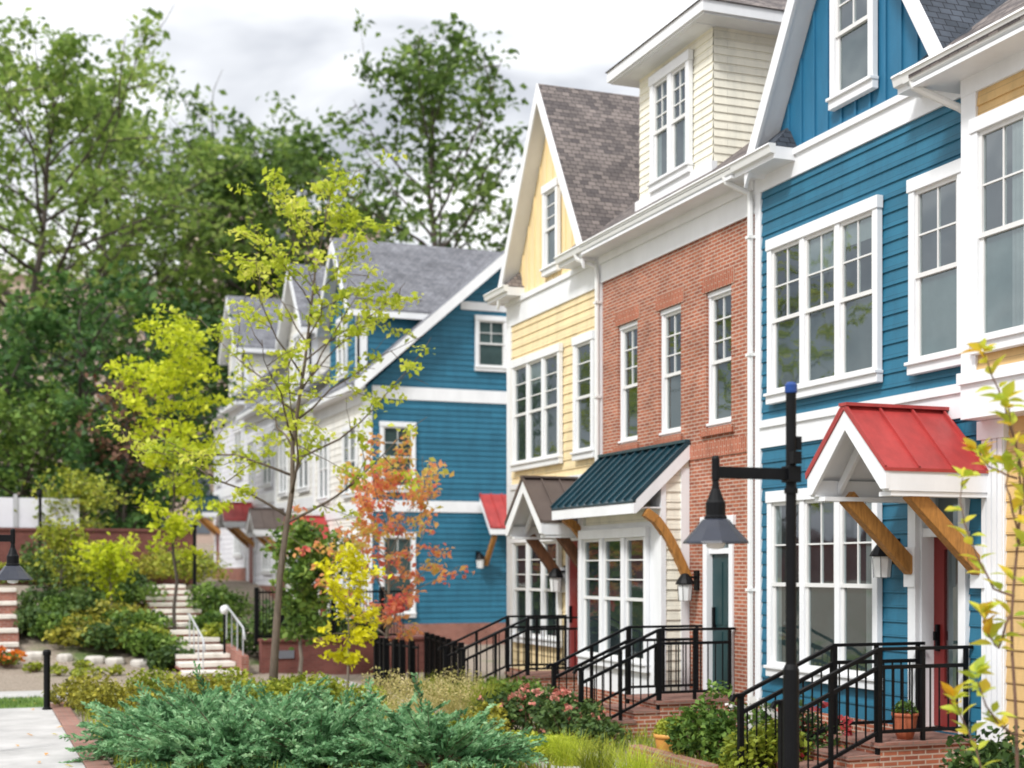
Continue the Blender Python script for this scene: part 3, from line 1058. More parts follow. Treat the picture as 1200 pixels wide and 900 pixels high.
    P0, P1 = (9.05, 0.98), (9.985, 1.86)
    m = MB()
    m.prism([(P0[0], r0, P0[1]), (P1[0], r0, P1[1]), (P1[0], r1, P1[1]), (P0[0], r1, P0[1])], (0, 0, 0.03))
    n = 11
    for k in range(n + 1):
        y = r0 + 0.02 + (r1 - r0 - 0.04) * k / n
        m.bar((P0[0] - 0.01, y, P0[1] + 0.048), (P1[0] - 0.01, y, P1[1] + 0.048), 0.024, 0.045)
    m.box(9.90, 9.985, r0, r1, 1.885, 1.93)
    tr = m.build("lean_to_roof", M_TEAL, root)
    f = MB()
    f.box(9.06, 9.10, r0 + 0.002, r1 - 0.002, 0.82, 0.972)
    for y in (r0 + 0.002, r1 - 0.05):
        f.prism([(9.10, y, 0.82), (9.10, y, 1.02), (9.984, y, 1.852), (9.984, y, 1.64)], (0, 0.045, 0))
    f.box(9.10, 9.525, r0 + 0.05, r1 - 0.05, 0.90, 0.92)
    f.build("fascia", M_WHITE, tr)
    for y in (18.86, 21.9):
        k = MB()
        pts = []
        for i in range(7):
            t_ = i / 6
            pts.append((9.26 + 0.70 * t_ ** 0.8 + 0.0, y, 0.84 - 1.0 * t_ ** 1.25))
        for a, b in zip(pts, pts[1:]): k.bar(a, b, 0.11, 0.13)
        k.build("bracket", M_WOOD, tr)
    lantern(root, T, 18.62, -0.27, 1.05)
    # dormer
    dx = 10.05
    D = TX(dx)
    d0, d1 = 18.22, 20.68
    dm = MB()
    siding(dm, D, d0 + 0.02, d1 - 0.02, 5.80, 7.9, course=0.12, lap=0.014)
    siding(dm, TY(d0 + 0.02), dx, 13.6, 5.44, 7.9, course=0.12, lap=0.014)
    dm.box(dx + 0.03, 13.6, d0 + 0.05, d1 - 0.02, 5.5, 7.9)
    do = dm.build("dormer", M_CREAM, root)
    dt = MB()
    dt.tbox(D, d0 - 0.06, d1 + 0.02, -0.02, 0.07, 5.74, 5.90)
    dt.tbox(D, d0 - 0.03, d1, -0.02, 0.30, 7.86, 7.905)
    dt.box(dx - 0.36, 13.7, d0 - 0.36, d1 + 0.34, 7.87, 7.90)
    dt.box(dx - 0.40, 13.7, d0 - 0.40, d1 + 0.38, 7.90, 8.06)
    dt.build("dormer_fascia", M_WHITE, do)
    dr = MB()
    e0, e1, f0_, f1_ = dx - 0.43, 14.0, d0 - 0.43, d1 + 0.41
    ym = (d0 + d1) / 2
    zr = 8.065 + 0.62 * (ym - f0_)
    xh = e0 + (ym - f0_)
    V = [(e0, f0_, 8.065), (e1, f0_, 8.065), (e1, f1_, 8.065), (e0, f1_, 8.065), (xh, ym, zr), (e1, ym, zr)]
    dr.add(V, [(0, 1, 5, 4), (2, 3, 4, 5), (3, 0, 4), (3, 2, 1, 0), (1, 2, 5)])
    dr.build("dormer_roof", M_SHB, do)
    window(root, D, 18.82, 20.12, 5.90, 7.72, 2, 2, 3, curt=M_BLIND, cw=0.11, mul=0.12, drape={0: (0.0, 0.35, 0.0, 0.5), 1: (0.6, 1.0, 0.0, 0.5)})
    downspout(root, [(9.62, 22.28, 5.36), (9.64, 22.26, 5.28), (9.90, 22.06, 5.12), (9.915, 22.04, 5.0), (9.915, 22.04, G + 0.2)])
    return root


# ============================================================== YELLOW HOUSE
def yellow_house():
    y0, y1 = 22.0, 26.5
    ya = 24.2
    root = empty("yellow_townhouse", (10, ya, G), "pale yellow clapboard townhouse at the far end of the near row", "townhouse", "townhouses of the near row")
    T = TX(10.0)
    w = MB()
    siding(w, T, y0 + 0.08, y1 - 0.05, -1.95, 4.82)
    w.build("wall", M_YEL, root)
    g = MB()
    zp = 8.78
    g.poly([T(ya - 2.05, 0, 5.3), T(ya + 2.05, 0, 5.3), T(ya, 0, zp - 0.10)])
    for k in range(-7, 8):
        y = ya + k * 0.30
        top = zp - 0.24 - 1.64 * abs(y - ya)
        if top > 5.4: g.tbox(T, y - 0.022, y + 0.022, -0.002, 0.024, 5.32, top)
    g.build("gable_wall", M_YELB, root)
    b = MB()
    b.box(9.97, 10.36, y0 + 0.003, y1 - 0.003, G - 0.2, -1.953)
    b.build("foundation", M_BRICK, root)
    body(root, y0, y1, M_CREAM)
    t = MB()
    t.tbox(T, y0 + 0.003, y0 + 0.16, -0.36, 0.035, -1.95, 4.8)
    t.tbox(T, y1 - 0.2, y1 + 0.03, -0.40, 0.035, -1.95, 4.8)
    t.tbox(T, y0 + 0.003, y1 + 0.03, -0.30, 0.04, 4.80, 5.2)
    t.tbox(T, y0 + 0.003, y1 + 0.03, -0.30, 0.075, 5.2, 5.30)
    t.tbox(T, y0 + 0.16, y1 - 0.2, -0.01, 0.04, 1.28, 1.56)
    t.tbox(T, y0 + 0.16, y1 - 0.2, -0.01, 0.07, 1.56, 1.66)
    t.build("white_band", M_WHITE, root)
    main_roof(root, y0, y1 + 0.3, M_SHB, x0=10.03, z=EZ + 0.34)
    gable_roof(root, ya, 8.85, 2.07, EZ, 9.7, 14.15, M_SHB)
    eave_return(root, y0, 23.1, 10.0, 9.62, EZ, M_SHB)
    eave_return(root, 25.65, y1 + 0.3, 10.0, 9.62, EZ, M_SHB)
    gutter(root, 9.56, y0 + 0.005, 23.1, EZ + 0.03)
    gutter(root, 9.56, 25.65, y1 + 0.3, EZ + 0.03)
    window(root, T, 23.68, 26.1, 1.91, 4.08, 3, 1, 3, curt=M_BLIND, drape={1: (0.0, 1.0, 0.78, 1.0)})
    window(root, T, 22.2, 23.06, 1.91, 4.08, 1, 1, 3, curt=M_BLIND)
    window(root, T, 23.78, 24.5, 5.42, 7.1, 1, 1, 3)
    window(root, T, 23.72, 26.1, -1.42, 0.66, 3, 1, 3, curt=M_BLIND)
    # door, mostly behind the brick house's bay
    c = MB()
    c.tbox(T, 22.42, 22.52, 0.02, 0.08, -1.9, 0.5)
    c.tbox(T, 23.32, 23.42, 0.02, 0.08, -1.9, 0.5)
    c.tbox(T, 22.40, 23.44, 0.02, 0.09, 0.5, 0.64)
    d = c.build("front_door", M_WHITE, root)
    l = MB()
    l.tbox(T, 22.52, 23.32, 0.02, 0.045, -1.9, 0.5)
    l.build("door_leaf", M_REDD, d)
    h = MB()
    h.tbox(T, 23.2, 23.24, 0.045, 0.09, -0.95, -0.65)
    h.build("handle", M_IRON, d)
    gable_canopy(root, 22.95, 0.86, 9.97, 8.95, 1.55, 0.78, M_BROWNM, wood=M_DWOOD)
    lantern(root, T, 23.55, -0.20, 1.1)
    return root


# ================================================================= TAN HOUSE
def tan_house():
    y0, y1 = 7.2, 12.22
    root = empty("tan_townhouse", (10, 10, G), "tan clapboard townhouse cut by the right edge of the photo", "townhouse", "townhouses of the near row")
    T, U = TX(10.0), TX(9.7)
    w = MB()
    siding(w, T, y0, y1, -1.85, 1.62)
    siding(w, U, y0, y1 - 0.05, 2.05, 5.12)
    siding(w, TY(7.2), 9.7, 14, -1.85, 5.12)
    w.box(9.73, 10.36, y0 + 0.03, y1 - 0.03, 1.9, 5.2)
    w.build("wall", M_TAN, root)
    body(root, y0, y1 + 0.02, M_TAN)
    b = MB()
    b.box(9.97, 10.36, y0 + 0.003, y1, G - 0.2, -1.852)
    b.build("foundation", M_BRICK, root)
    t = MB()
    t.tbox(U, y1 - 0.22, y1 + 0.012, -0.66, 0.035, 2.05, 5.1)
    t.tbox(U, y0, y1 + 0.012, -0.66, 0.04, 1.56, 1.92)
    t.tbox(U, y0 - 0.02, y1 + 0.03, -0.66, 0.08, 1.92, 2.04)
    t.tbox(U, y0, y1 + 0.012, -0.66, 0.04, 4.92, 5.22)
    t.tbox(U, y0, y1 + 0.35, -0.40, 0.40, 5.10, 5.14)
    for k in range(4):
        t.tbox(T, 11.93 + k * 0.085, 11.995 + k * 0.085, -0.36, 0.06, -1.85, 1.5)
    t.tbox(T, 11.92, 12.26, -0.36, 0.04, -1.85, 1.5)
    t.tbox(T, 11.88, 12.30, -0.36, 0.08, 1.36, 1.556)
    t.tbox(T, 11.88, 12.30, -0.36, 0.08, -1.85, -1.6)
    t.build("white_band", M_WHITE, root)
    main_roof(root, y0 - 0.2, 12.6, M_SHB, x0=9.28, z=5.24)
    gutter(root, 9.26, y0 - 0.2, 12.72, 5.30)
    window(root, U, 10.3, 12.0, 2.2, 4.62, 2, curt=M_CURTP, drape={1: (0.0, 0.35, 0.0, 1.0), 0: (0.65, 1.0, 0.0, 1.0)})
    window(root, T, 9.2, 10.9, -1.3, 1.0, 2)
    downspout(root, [(9.33, 12.62, 5.22), (9.35, 12.60, 5.12), (9.62, 12.36, 4.90), (9.70, 12.32, 4.86), (9.90, 12.30, 4.75), (9.905, 12.30, 2.1)])
    return root


# =============================================================== FAR TERRACE
def far_house(name, label, y0, y1, dz, wallm, roofm, accent, end=False, canopy=None, dormer=True):
    x0 = 10.9
    T = TX(x0)
    g = G + dz
    z1 = 5.35 + dz
    root = empty(name, (x0, (y0 + y1) / 2, g), label, "townhouse", "townhouses of the far row")
    w = MB()
    siding(w, T, y0, y1, -1.64 + dz, z1, course=0.22)
    if end:
        w.build("front_wall", M_CREAM2, root)
        w = MB()
        S = TY(y0)
        siding(w, S, x0, 20.0, -1.64 + dz, z1, course=0.17)
        siding(w, S, x0, 20.0, z1, z1 + 0.92 * 4.55, course=0.17,
               slope=lambda z: (min(x0 + (z - z1) / 0.92, 15.45), max(20.0 - (z - z1) / 0.92, 15.45)))
    w.build("wall", wallm, root)
    b = MB()
    b.box(x0 + 0.05, 20, y0 + 0.05, y1, g, z1)
    b.build("rear_wall", wallm, root)
    f = MB()
    f.box(x0 - 0.03, 20, y0 - 0.03, y1 - 0.004, g - 2.2, -1.643 + dz)
    f.build("foundation", M_BRICK2, root)
    r = MB()
    yy0 = y0 - (0.45 if end else 0)
    zr = z1 + 0.92 * 4.95
    r.prism([(x0 - 0.4, yy0, z1), (15.45, yy0, zr - 0.18), (15.45, yy0, zr), (x0 - 0.4, yy0, z1 + 0.18)], (0, y1 - yy0, 0))
    r.prism([(15.45, yy0, zr - 0.18), (20.4, yy0, z1), (20.4, yy0, z1 + 0.18), (15.45, yy0, zr)], (0, y1 - yy0, 0))
    r.build("roof", roofm, root)
    t = MB()
    t.tbox(T, y0, y1, -0.02, 0.05, 4.95 + dz, z1)
    t.tbox(T, y0, y1, -0.02, 0.45, z1 - 0.05, z1 + 0.10)
    t.tbox(T, y0, y1, -0.02, 0.05, 1.6 + dz, 2.0 + dz)
    t.tbox(T, y0 - 0.03, y0 + 0.2, -0.02, 0.06, -1.64 + dz, 4.95 + dz)
    if end:
        S = TY(y0)
        t.tbox(S, x0 - 0.06, x0 + 0.22, -0.02, 0.05, -1.64 + dz, 5.1 + dz)
        t.tbox(S, x0 + 0.22, 20, -0.02, 0.05, 5.08 + dz, 5.46 + dz)
        t.tbox(S, x0 + 0.22, 20, -0.02, 0.05, 1.72 + dz, 2.06 + dz)
        t.tbox(S, 13.9, 17.0, -0.02, 0.045, 7.9 + dz, 8.15 + dz)
        for sg in (-1, 1):
            xe = 15.45 + sg * 4.97
            t.prism([(15.45, y0 - 0.48, zr - 0.02), (xe, y0 - 0.48, z1 + 0.155), (xe, y0 - 0.48, z1 - 0.20), (15.45, y0 - 0.48, zr - 0.38)], (0, 0.05, 0))
            t.prism([(15.45, y0 - 0.43, zr - 0.19), (xe, y0 - 0.43, z1 - 0.01), (xe, y0 - 0.43, z1 - 0.06), (15.45, y0 - 0.43, zr - 0.24)], (0, 0.44, 0))
    t.build("white_band", M_WHITE, root)
    if dormer:
        # street gable with blue cheeks
        ga0, ga1 = y0 + 0.7, y0 + 0.7 + 3.6
        ya = (ga0 + ga1) / 2
        ze, zp = 8.1 + dz, 10.25 + dz
        d = MB()
        siding(d, T, ga0, ga1, z1, ze, course=0.2)
        siding(d, TY(ga0), x0, 15.4, z1 - 0.5, ze, course=0.2)
        d.poly([T(ga0, 0, ze), T(ga1, 0, ze), T(ya, 0, zp - 0.1)])
        d.box(x0 + 0.03, 15.4, ga0 + 0.03, ga1 - 0.03, z1, ze)
        dd = d.build("dormer", accent, root)
        dr = MB()
        for sg in (-1, 1):
            e = ya + sg * (1.8 + 0.3)
            zz = ze - 0.3 * (zp - ze) / 1.8
            dr.prism([(x0 - 0.4, ya, zp), (x0 - 0.4, e, zz), (18.2, e, zz), (18.2, ya, zp)], (0, 0, 0.1))
        dr.build("dormer_roof", roofm, dd)
        dt = MB()
        for sg in (-1, 1):
            e = ya + sg * (1.8 + 0.3)
            zz = ze - 0.3 * (zp - ze) / 1.8
            dt.prism([(x0 - 0.43, ya, zp + 0.06), (x0 - 0.43, e, zz + 0.06), (x0 - 0.43, e, zz - 0.28), (x0 - 0.43, ya, zp - 0.32)], (0.05, 0, 0))
            dt.box(x0 - 0.38, 15, e - 0.03, e + 0.03, zz - 0.16, zz + 0.02)
            dt.prism([(x0 - 0.375, ya, zp - 0.004), (x0 - 0.375, e, zz - 0.004), (x0 - 0.375, e, zz - 0.06), (x0 - 0.375, ya, zp - 0.06)], (0.37, 0, 0))
        dt.tbox(T, ga0 - 0.05, ga0 + 0.2, -0.02, 0.05, z1, ze)
        dt.tbox(TY(ga0), x0 - 0.05, x0 + 0.25, -0.02, 0.05, z1, ze)
        dt.build("dormer_trim", M_WHITE, dd)
        window(root, T, ya - 0.6, ya + 0.6, z1 + 0.6, ze - 0.2, 2, d=0.024, curt=M_BLIND)
    window(root, T, y0 + 0.7, y0 + 2.4, 2.2 + dz, 4.4 + dz, 2, d=0.024)
    window(root, T, y1 - 2.2, y1 - 0.8, 2.2 + dz, 4.4 + dz, 2, d=0.024, curt=M_BLIND)
    window(root, T, y0 + 0.7, y0 + 2.6, -1.2 + dz, 1.1 + dz, 3, d=0.024)
    gable_canopy(root, y1 - 1.6, 0.85, x0 - 0.02, x0 - 1.3, 1.7 + dz, 0.95 + dz, canopy or M_REDM)
    c = MB()
    c.tbox(T, y1 - 2.1, y1 - 1.1, 0.024, 0.08, -1.6 + dz, 0.8 + dz)
    dd2 = c.build("front_door", M_WHITE, root)
    l = MB()
    l.tbox(T, y1 - 2.0, y1 - 1.2, 0.08, 0.10, -1.58 + dz, 0.6 + dz)
    l.build("door_leaf", M_REDD, dd2)
    if end:
        S = TY(y0)
        window(root, S, 14.35, 15.4, 6.05 + dz, 7.75 + dz, 1, curt=M_CURTP, up=M_CURTP)
        window(root, S, 11.35, 12.45, 2.3 + dz, 4.4 + dz, 1, curt=M_CURTP, up=M_CURTP)
        window(root, S, 11.35, 12.45, -1.45 + dz, 1.1 + dz, 1, curt=M_CURTP, up=M_CURTP)
        # lean-to hood on the end wall
        m = MB()
        m.prism([(14.5, y0 - 0.02, 2.25), (15.95, y0 - 0.02, 2.25), (15.95, y0 - 1.0, 1.22), (14.5, y0 - 1.0, 1.22)], (0, 0, 0.05))
        for q in range(5):
            x = 14.53 + q * 0.345
            m.bar((x, y0 - 0.02, 2.32), (x, y0 - 1.0, 1.29), 0.03, 0.05)
        hd = m.build("side_hood", M_REDM, root)
        e = MB()
        e.box(14.5, 15.95, y0 - 0.99, y0 - 0.95, 1.04, 1.20)
        e.prism([(14.51, y0 - 0.95, 1.04), (14.51, y0 - 0.95, 1.24), (14.51, y0 - 0.03, 2.23), (14.51, y0 - 0.03, 2.02)], (0.06, 0, 0))
        e.build("hood_fascia", M_WHITE, hd)
        for x in (14.7, 15.8):
            k_ = MB()
            k_.bar((x, y0 - 0.85, 1.02), (x, y0 - 0.04, 0.15), 0.12, 0.14)
            k_.build("bracket", M_WOOD, hd)
        lantern(root, S, 14.45, 0.25, 1.2)
    return root


# ================================================================ STREET BITS
def street_lamp(label):
    """pole with a short arm and a hanging bell shade; local origin at the foot, arm towards -X"""
    root = empty("street_lamp", (0, 0, 0), label, "street lamp", "black street lamps with bell shades")
    p = MB()
    p.lathe([(0.11, 0.0), (0.11, 0.10), (0.075, 0.14), (0.060, 0.2), (0.060, 1.56), (0.052, 1.58), (0.040, 1.60), (0.038, 3.60)], (0, 0, 0), 14)
    p.lathe([(0.05, 2.86), (0.05, 2.90)], (0, 0, 0), 14)
    p.bar((0, -0.035, 3.12), (0, -0.09, 3.12), 0.07, 0.09)
    p.build("pole", M_IRON, root, smooth=False)
    c = MB()
    c.lathe([(0.043, 3.60), (0.046, 3.61), (0.046, 3.66), (0.03, 3.68)], (0, 0, 0), 12)
    c.build("pole_cap", M_LENS, root)
    a = MB()
    a.bar((-0.04, 0, 3.0), (-0.62, 0, 3.0), 0.05, 0.085)
    a.box(-0.05, 0.055, -0.055, 0.055, 2.94, 3.06)
    a.lathe([(0.03, -0.06), (0.03, 0.10), (0.02, 0.12)], (-0.63, 0, 3.0), 10)
    a.box(0.03, 0.075, -0.03, 0.03, 3.18, 3.28)
    a.build("arm", M_IRON, root, bevel=0.004)
    h = MB()
    h.lathe([(0.022, 2.94), (0.03, 2.88), (0.035, 2.87), (0.06, 2.80), (0.072, 2.78), (0.072, 2.69), (0.082, 2.68), (0.082, 2.66)], (-0.63, 0, 0), 14)
    h.build("socket", M_IRON, root)
    s = MB()
    s.lathe([(0.078, 2.665), (0.10, 2.655), (0.145, 2.60), (0.235, 2.50), (0.24, 2.485), (0.225, 2.485), (0.135, 2.59), (0.07, 2.64)], (-0.63, 0, 0), 10)
    s.build("shade", M_SHADE, root)
    b = MB()
    b.lathe([(0.05, 2.62), (0.07, 2.58), (0.075, 2.50), (0.06, 2.455), (0.02, 2.445)], (-0.63, 0, 0), 14)
    b.build("bulb_glass", M_LAMPGL, root, smooth=True)
    return root


def railing_proto(name, label, group):
    """one side of a stoop: level over the landing, raking down the steps. Local: x = 0 at the house wall, -x to the street, z = 0 at landing"""
    root = empty(name, (0, 0, 0), label, "railing", group)
    prof = [(-0.10, 0.97), (-1.2, 0.97), (-2.36, 0.46)]
    foot = [(-0.10, 0.0), (-1.2, 0.0), (-2.36, -0.5)]

    def ztop(x):
        return 0.97 if x > -1.2 else 0.97 - 0.51 * (-1.2 - x) / 1.16

    def zfoot(x):
        return 0.0 if x > -1.2 else (-0.14 if x > -1.56 else (-0.30 if x > -1.92 else -0.5))
    for nm, dz, w_, h_ in (("handrail", 0.0, 0.05, 0.035), ("middle_rail", -0.19, 0.04, 0.04), ("bottom_rail", -0.86, 0.035, 0.035)):
        r = MB()
        pts = [(x, 0, z + dz) for x, z in prof]
        if nm == "handrail":
            pts = [(-0.02, 0, 0.97)] + pts[1:2] + [pts[2], (-2.44, 0, pts[2][2] - 0.005), (-2.47, 0, pts[2][2] - 0.06)]
        for a, b in zip(pts, pts[1:]): r.bar(a, b, w_, h_)
        r.build(nm, M_IRON, root)
    for x in (-0.10, -0.65, -1.2, -1.78, -2.36):
        p = MB()
        s = 0.028 if x in (-1.2, -2.36) else 0.020
        p.box(x - s, x + s, -s, s, zfoot(x) - 0.02, ztop(x) - 0.015)
        if x == -2.36: p.box(x - s - 0.008, x + s + 0.008, -s - 0.008, s + 0.008, ztop(x) - 0.015, ztop(x) + 0.02)
        p.build("post", M_IRON, root)
    x = -0.21
    while x > -2.30:
        if min(abs(x - q) for q in (-0.65, -1.2, -1.78)) > 0.045:
            b = MB()
            b.box(x - 0.007, x + 0.007, -0.007, 0.007, ztop(x) - 0.86, ztop(x) - 0.19)
            b.build("baluster", M_IRON, root)
        x -= 0.115
    return root


def stoop(label, y0, y1, top=-1.80):
    root = empty("front_stoop", (9.2, (y0 + y1) / 2, G), label, "stoop", "brick stoops at the front doors")
    b = MB()
    b.box(8.8, 9.96, y0, y1, G - 0.1, top - 0.05)
    b.build("landing", M_BRICK, root)
    s = MB()
    s.box(8.76, 9.965, y0 - 0.03, y1 + 0.03, top - 0.05, top)
    s.build("landing_slab", M_PAVER, root)
    n = 3
    for k in range(n):
        z = top - (k + 1) * 0.125
        st = MB()
        st.box(8.8 - (k + 1) * 0.36, 8.8 - k * 0.36 - 0.002, y0 + 0.02, y1 - 0.02, G - 0.1, z - 0.04)
        stp = st.build("step", M_BRICK, root)
        tr = MB()
        tr.box(8.8 - (k + 1) * 0.36 - 0.03, 8.8 - k * 0.36 - 0.003, y0, y1, z - 0.04, z)
        tr.build("tread", M_PAVER, stp)
    return root


# ==================================================================== TERRAIN
def sstep(t):
    t = min(1.0, max(0.0, t))
    return t * t * (3 - 2 * t)


def ground_z(x, y):
    side = 1 - sstep((x - 6.0) / 1.5)
    far = sstep((y - 70) / 60) * 3.0
    z = G + 0.12 * sstep((y - 28) / 4) * side + 1.72 * min(1.0, max(0.0, (y - 32.0) / 8.5)) * side
    if 29.8 < y < 40.2 and 4.0 < x < 5.3: z -= 0.40
    side2 = sstep((y - 46) / 14)
    z = max(z, G + 1.8 * side2 * (1 if x < 30 else 1))
    return z + far


def build_ground():
    xs = sorted(set([-400, -200, -120, -80, -50, -30, -20, -15] + [i * 0.75 for i in range(-14, 20)] + [16, 18, 20, 25, 30, 40, 60, 90, 150, 250, 400]))
    ys = sorted(set([-300, -150, -80, -40, -20, -10, -5] + [i * 0.75 for i in range(0, 68)] + [52, 54, 56, 58, 60, 64, 70, 80, 95, 115, 140, 200, 300, 500, 900]))
    V = [(x, y, ground_z(x, y)) for y in ys for x in xs]
    nx = len(xs)
    F = [(j * nx + i, j * nx + i + 1, (j + 1) * nx + i + 1, (j + 1) * nx + i) for j in range(len(ys) - 1) for i in range(nx - 1)]
    mb = MB().add(V, F)
    tag(mb.build("ground", M_GROUND, smooth=True), kind="structure")


def sheet(name, mat, x0, x1, y0, y1, z, t=0.05, kind="structure"):
    mb = MB()
    mb.box(x0, x1, y0, y1, z - t, z)
    return tag(mb.build(name, mat), kind=kind)


build_ground()
mb = MB()
y = -8.0
while y < 24.6:
    mb.box(-2.6, 1.22, y, min(y + 1.49, 24.6), G - 0.06, G + 0.03)
    y += 1.5
tag(mb.build("footpath", M_CONC, bevel=0.006), kind="structure")
mb = MB()
mb.box(1.222, 1.50, -8, 25.0, G - 0.06, G + 0.055)
tag(mb.build("path_edging", M_PAVER, bevel=0.01), kind="structure")
sheet("lawn", M_LAWN, -6, 1.2, 24.75, 26.6, G + 0.02)
sheet("cross_path", M_CONC, -6, 7.0, 26.7, 28.0, G + 0.03)
sheet("front_walk", M_CONC, 6.2, 7.2, -6, 40, G + 0.02)

blue_house()
brick_house()
yellow_house()
tan_house()

far_house("blue_townhouse", "far blue clapboard house with grey roof, its white-banded gable end facing the viewer", 41.0, 47.5, 0.0, M_BLUE, M_SHG, M_BLUE, end=True)
far_house("ivory_townhouse", "ivory townhouse of the far row joined to the blue end house", 47.5, 54.0, 0.5, M_CREAM2, M_SHG, M_CREAM2, canopy=M_BROWNM)
far_house("lilac_townhouse", "pale lilac townhouse of the far row between two ivory ones", 54.0, 60.5, 1.0, M_PALE, M_SHG, M_PALE, dormer=False)
far_house("white_townhouse", "last and highest white house at the distant end of the far row", 60.5, 69.0, 1.7, M_PALE, M_SHG, M_CREAM2, canopy=M_TEAL)

stoop("brick stoop with three steps up to the red front door of the blue house", 12.42, 13.30)
stoop("brick stoop leading up to the dark door of the brick house", 17.46, 18.50)
stoop("brick stoop under the brown gabled hood of the yellow house", 22.4, 23.4)
GR = "black iron stoop railings"
r = railing_proto("stair_railing", "black iron railing on the right side of the blue house's steps", GR)
r.location = (10.0, 12.45, -1.8)
for y, lab in ((13.27, "black iron railing on the left side of the blue house's steps"),
               (17.5, "black iron railing on the right side of the brick house's steps"),
               (18.46, "black iron railing before the bay, left of the brick house's steps"),
               (22.42, "black iron railing on the right side of the yellow house's steps"),
               (23.38, "farthest black iron stoop railing, on the left of the yellow house's steps")):
    c = copy_tree(r)
    c.location = (10.0, y, -1.8)
    c["label"] = lab

lamp = street_lamp("black street lamp whose pole crosses the near blue house's front")
x, y = at(927, 10.5)
lamp.location = (x, y, G)
l2 = copy_tree(lamp)
x, y = at(15, 17.5)
l2.location = (x - 0.63, y, G - 0.32)
l2.rotation_euler = (0, 0, PI)
l2["label"] = "black street lamp at the left edge of the photo, only its bell shade in view"


def bollard(px, w, h, label, grp=None):
    x, y = at(px, w)
    z = ground_z(x, y)
    root = empty("bollard", (x, y, z), label, "bollard", grp)
    m = MB()
    m.lathe([(0.075, -0.05), (0.075, 0.05), (0.052, 0.07), (0.052, h - 0.1)], (x, y, z), 12)
    m.build("shaft", M_IRON, root)
    c = MB()
    c.lathe([(0.053, h - 0.1), (0.066, h - 0.09), (0.066, h - 0.03), (0.045, h)], (x, y, z), 12)
    c.build("cap", M_IRON, root)


bollard(55, 23.0, 1.0, "slim black bollard at the far corner of the concrete footpath")


# garden stairs up the bank
def garden_stairs(label, x0, x1, y0, n, rise, run, zb, walls=True):
    root = empty("garden_stairs", ((x0 + x1) / 2, y0, zb), label, "stairs", "garden stairways up the bank")
    for k in range(n):
        b = MB()
        b.box(x0, x1, y0 + k * run, y0 + (n + 0.5) * run, zb + k * rise - (0.4 if k == 0 else 0), zb + (k + 1) * rise - 0.09)
        s = b.build("step", M_BRICK2, root)
        t = MB()
        t.box(x0 + 0.01, x1 - 0.01, y0 + k * run - 0.04, y0 + (k + 1) * run, zb + (k + 1) * rise - 0.09, zb + (k + 1) * rise)
        t.build("tread", M_STONE, s, bevel=0.008)
    if walls:
        for a in (x1 + 0.003,):
            m = MB()
            yT, zT = y0 + 2.2, zb + 2.2 / run * rise
            h = 0.30
            m.prism([(a, y0 + 0.05, zb - 0.4), (a, y0 + 0.05, zb + rise + h), (a, yT, zT + h * 0.5), (a, yT + 0.1, zT + h * 0.5), (a, yT + 0.1, zb - 0.4)], (0.157, 0, 0))
            m.build("cheek_wall", M_BRICK2, root)
    return root


garden_stairs("brick garden stairs with pale stone treads climbing the bank behind the yellow-green tree", 4.15, 5.35, 30.2, 13, 0.145, 0.70, G)
garden_stairs("brick garden stairs with pale stone treads cut by the left edge of the photo", -0.9, 1.0, 33.2, 6, 0.30, 0.5, G + 0.05, walls=False)


def handrail(label, x, y0, y1, z0, z1):
    root = empty("stair_handrail", (x, y0, z0), label, "handrail", "steel handrails of the garden stairs")
    r = MB()
    r.tube([(x, y0 - 0.25, z0 + 0.45), (x, y0, z0 + 0.70), (x, y1, z1 + 0.72), (x, y1 + 0.25, z1 + 0.72)], 0.022, 8)
    r.build("rail", M_STEEL, root, smooth=True)
    for k in range(4):
        t = k / 3
        p = MB()
        p.tube([(x, y0 + (y1 - y0) * t, z0 + (z1 - z0) * t - 0.05), (x, y0 + (y1 - y0) * t, z0 + (z1 - z0) * t + 0.70)], 0.015, 8)
        p.build("post", M_STEEL, root)


handrail("steel handrail along the middle of the garden stairs", 4.60, 30.6, 32.6, G + 0.12, G + 0.56)
handrail("steel handrail on the right side wall of the garden stairs", 5.43, 30.5, 32.6, G + 0.35, G + 0.75)


# low brick planter wall and iron fence beside the stairs
def planter_wall():
    root = empty("planter_wall", (7.6, 30.5, G), "low red brick planter wall right of the garden stairs with a small grey plaque", "garden wall")
    m = MB()
    m.box(5.80, 9.6, 30.35, 30.65, G - 0.3, G + 0.74)
    m.box(9.35, 9.6, 30.65, 40.8, G - 0.3, G + 0.74)
    m.build("brickwork", M_WALLB, root)
    c = MB()
    c.box(5.78, 9.63, 30.31, 30.69, G + 0.743, G + 0.80)
    c.build("coping", M_WALLB, root)
    p = MB()
    p.box(6.05, 6.5, 30.325, 30.348, G + 0.38, G + 0.55)
    p.build("plaque", M_PLAQ, root)


planter_wall()


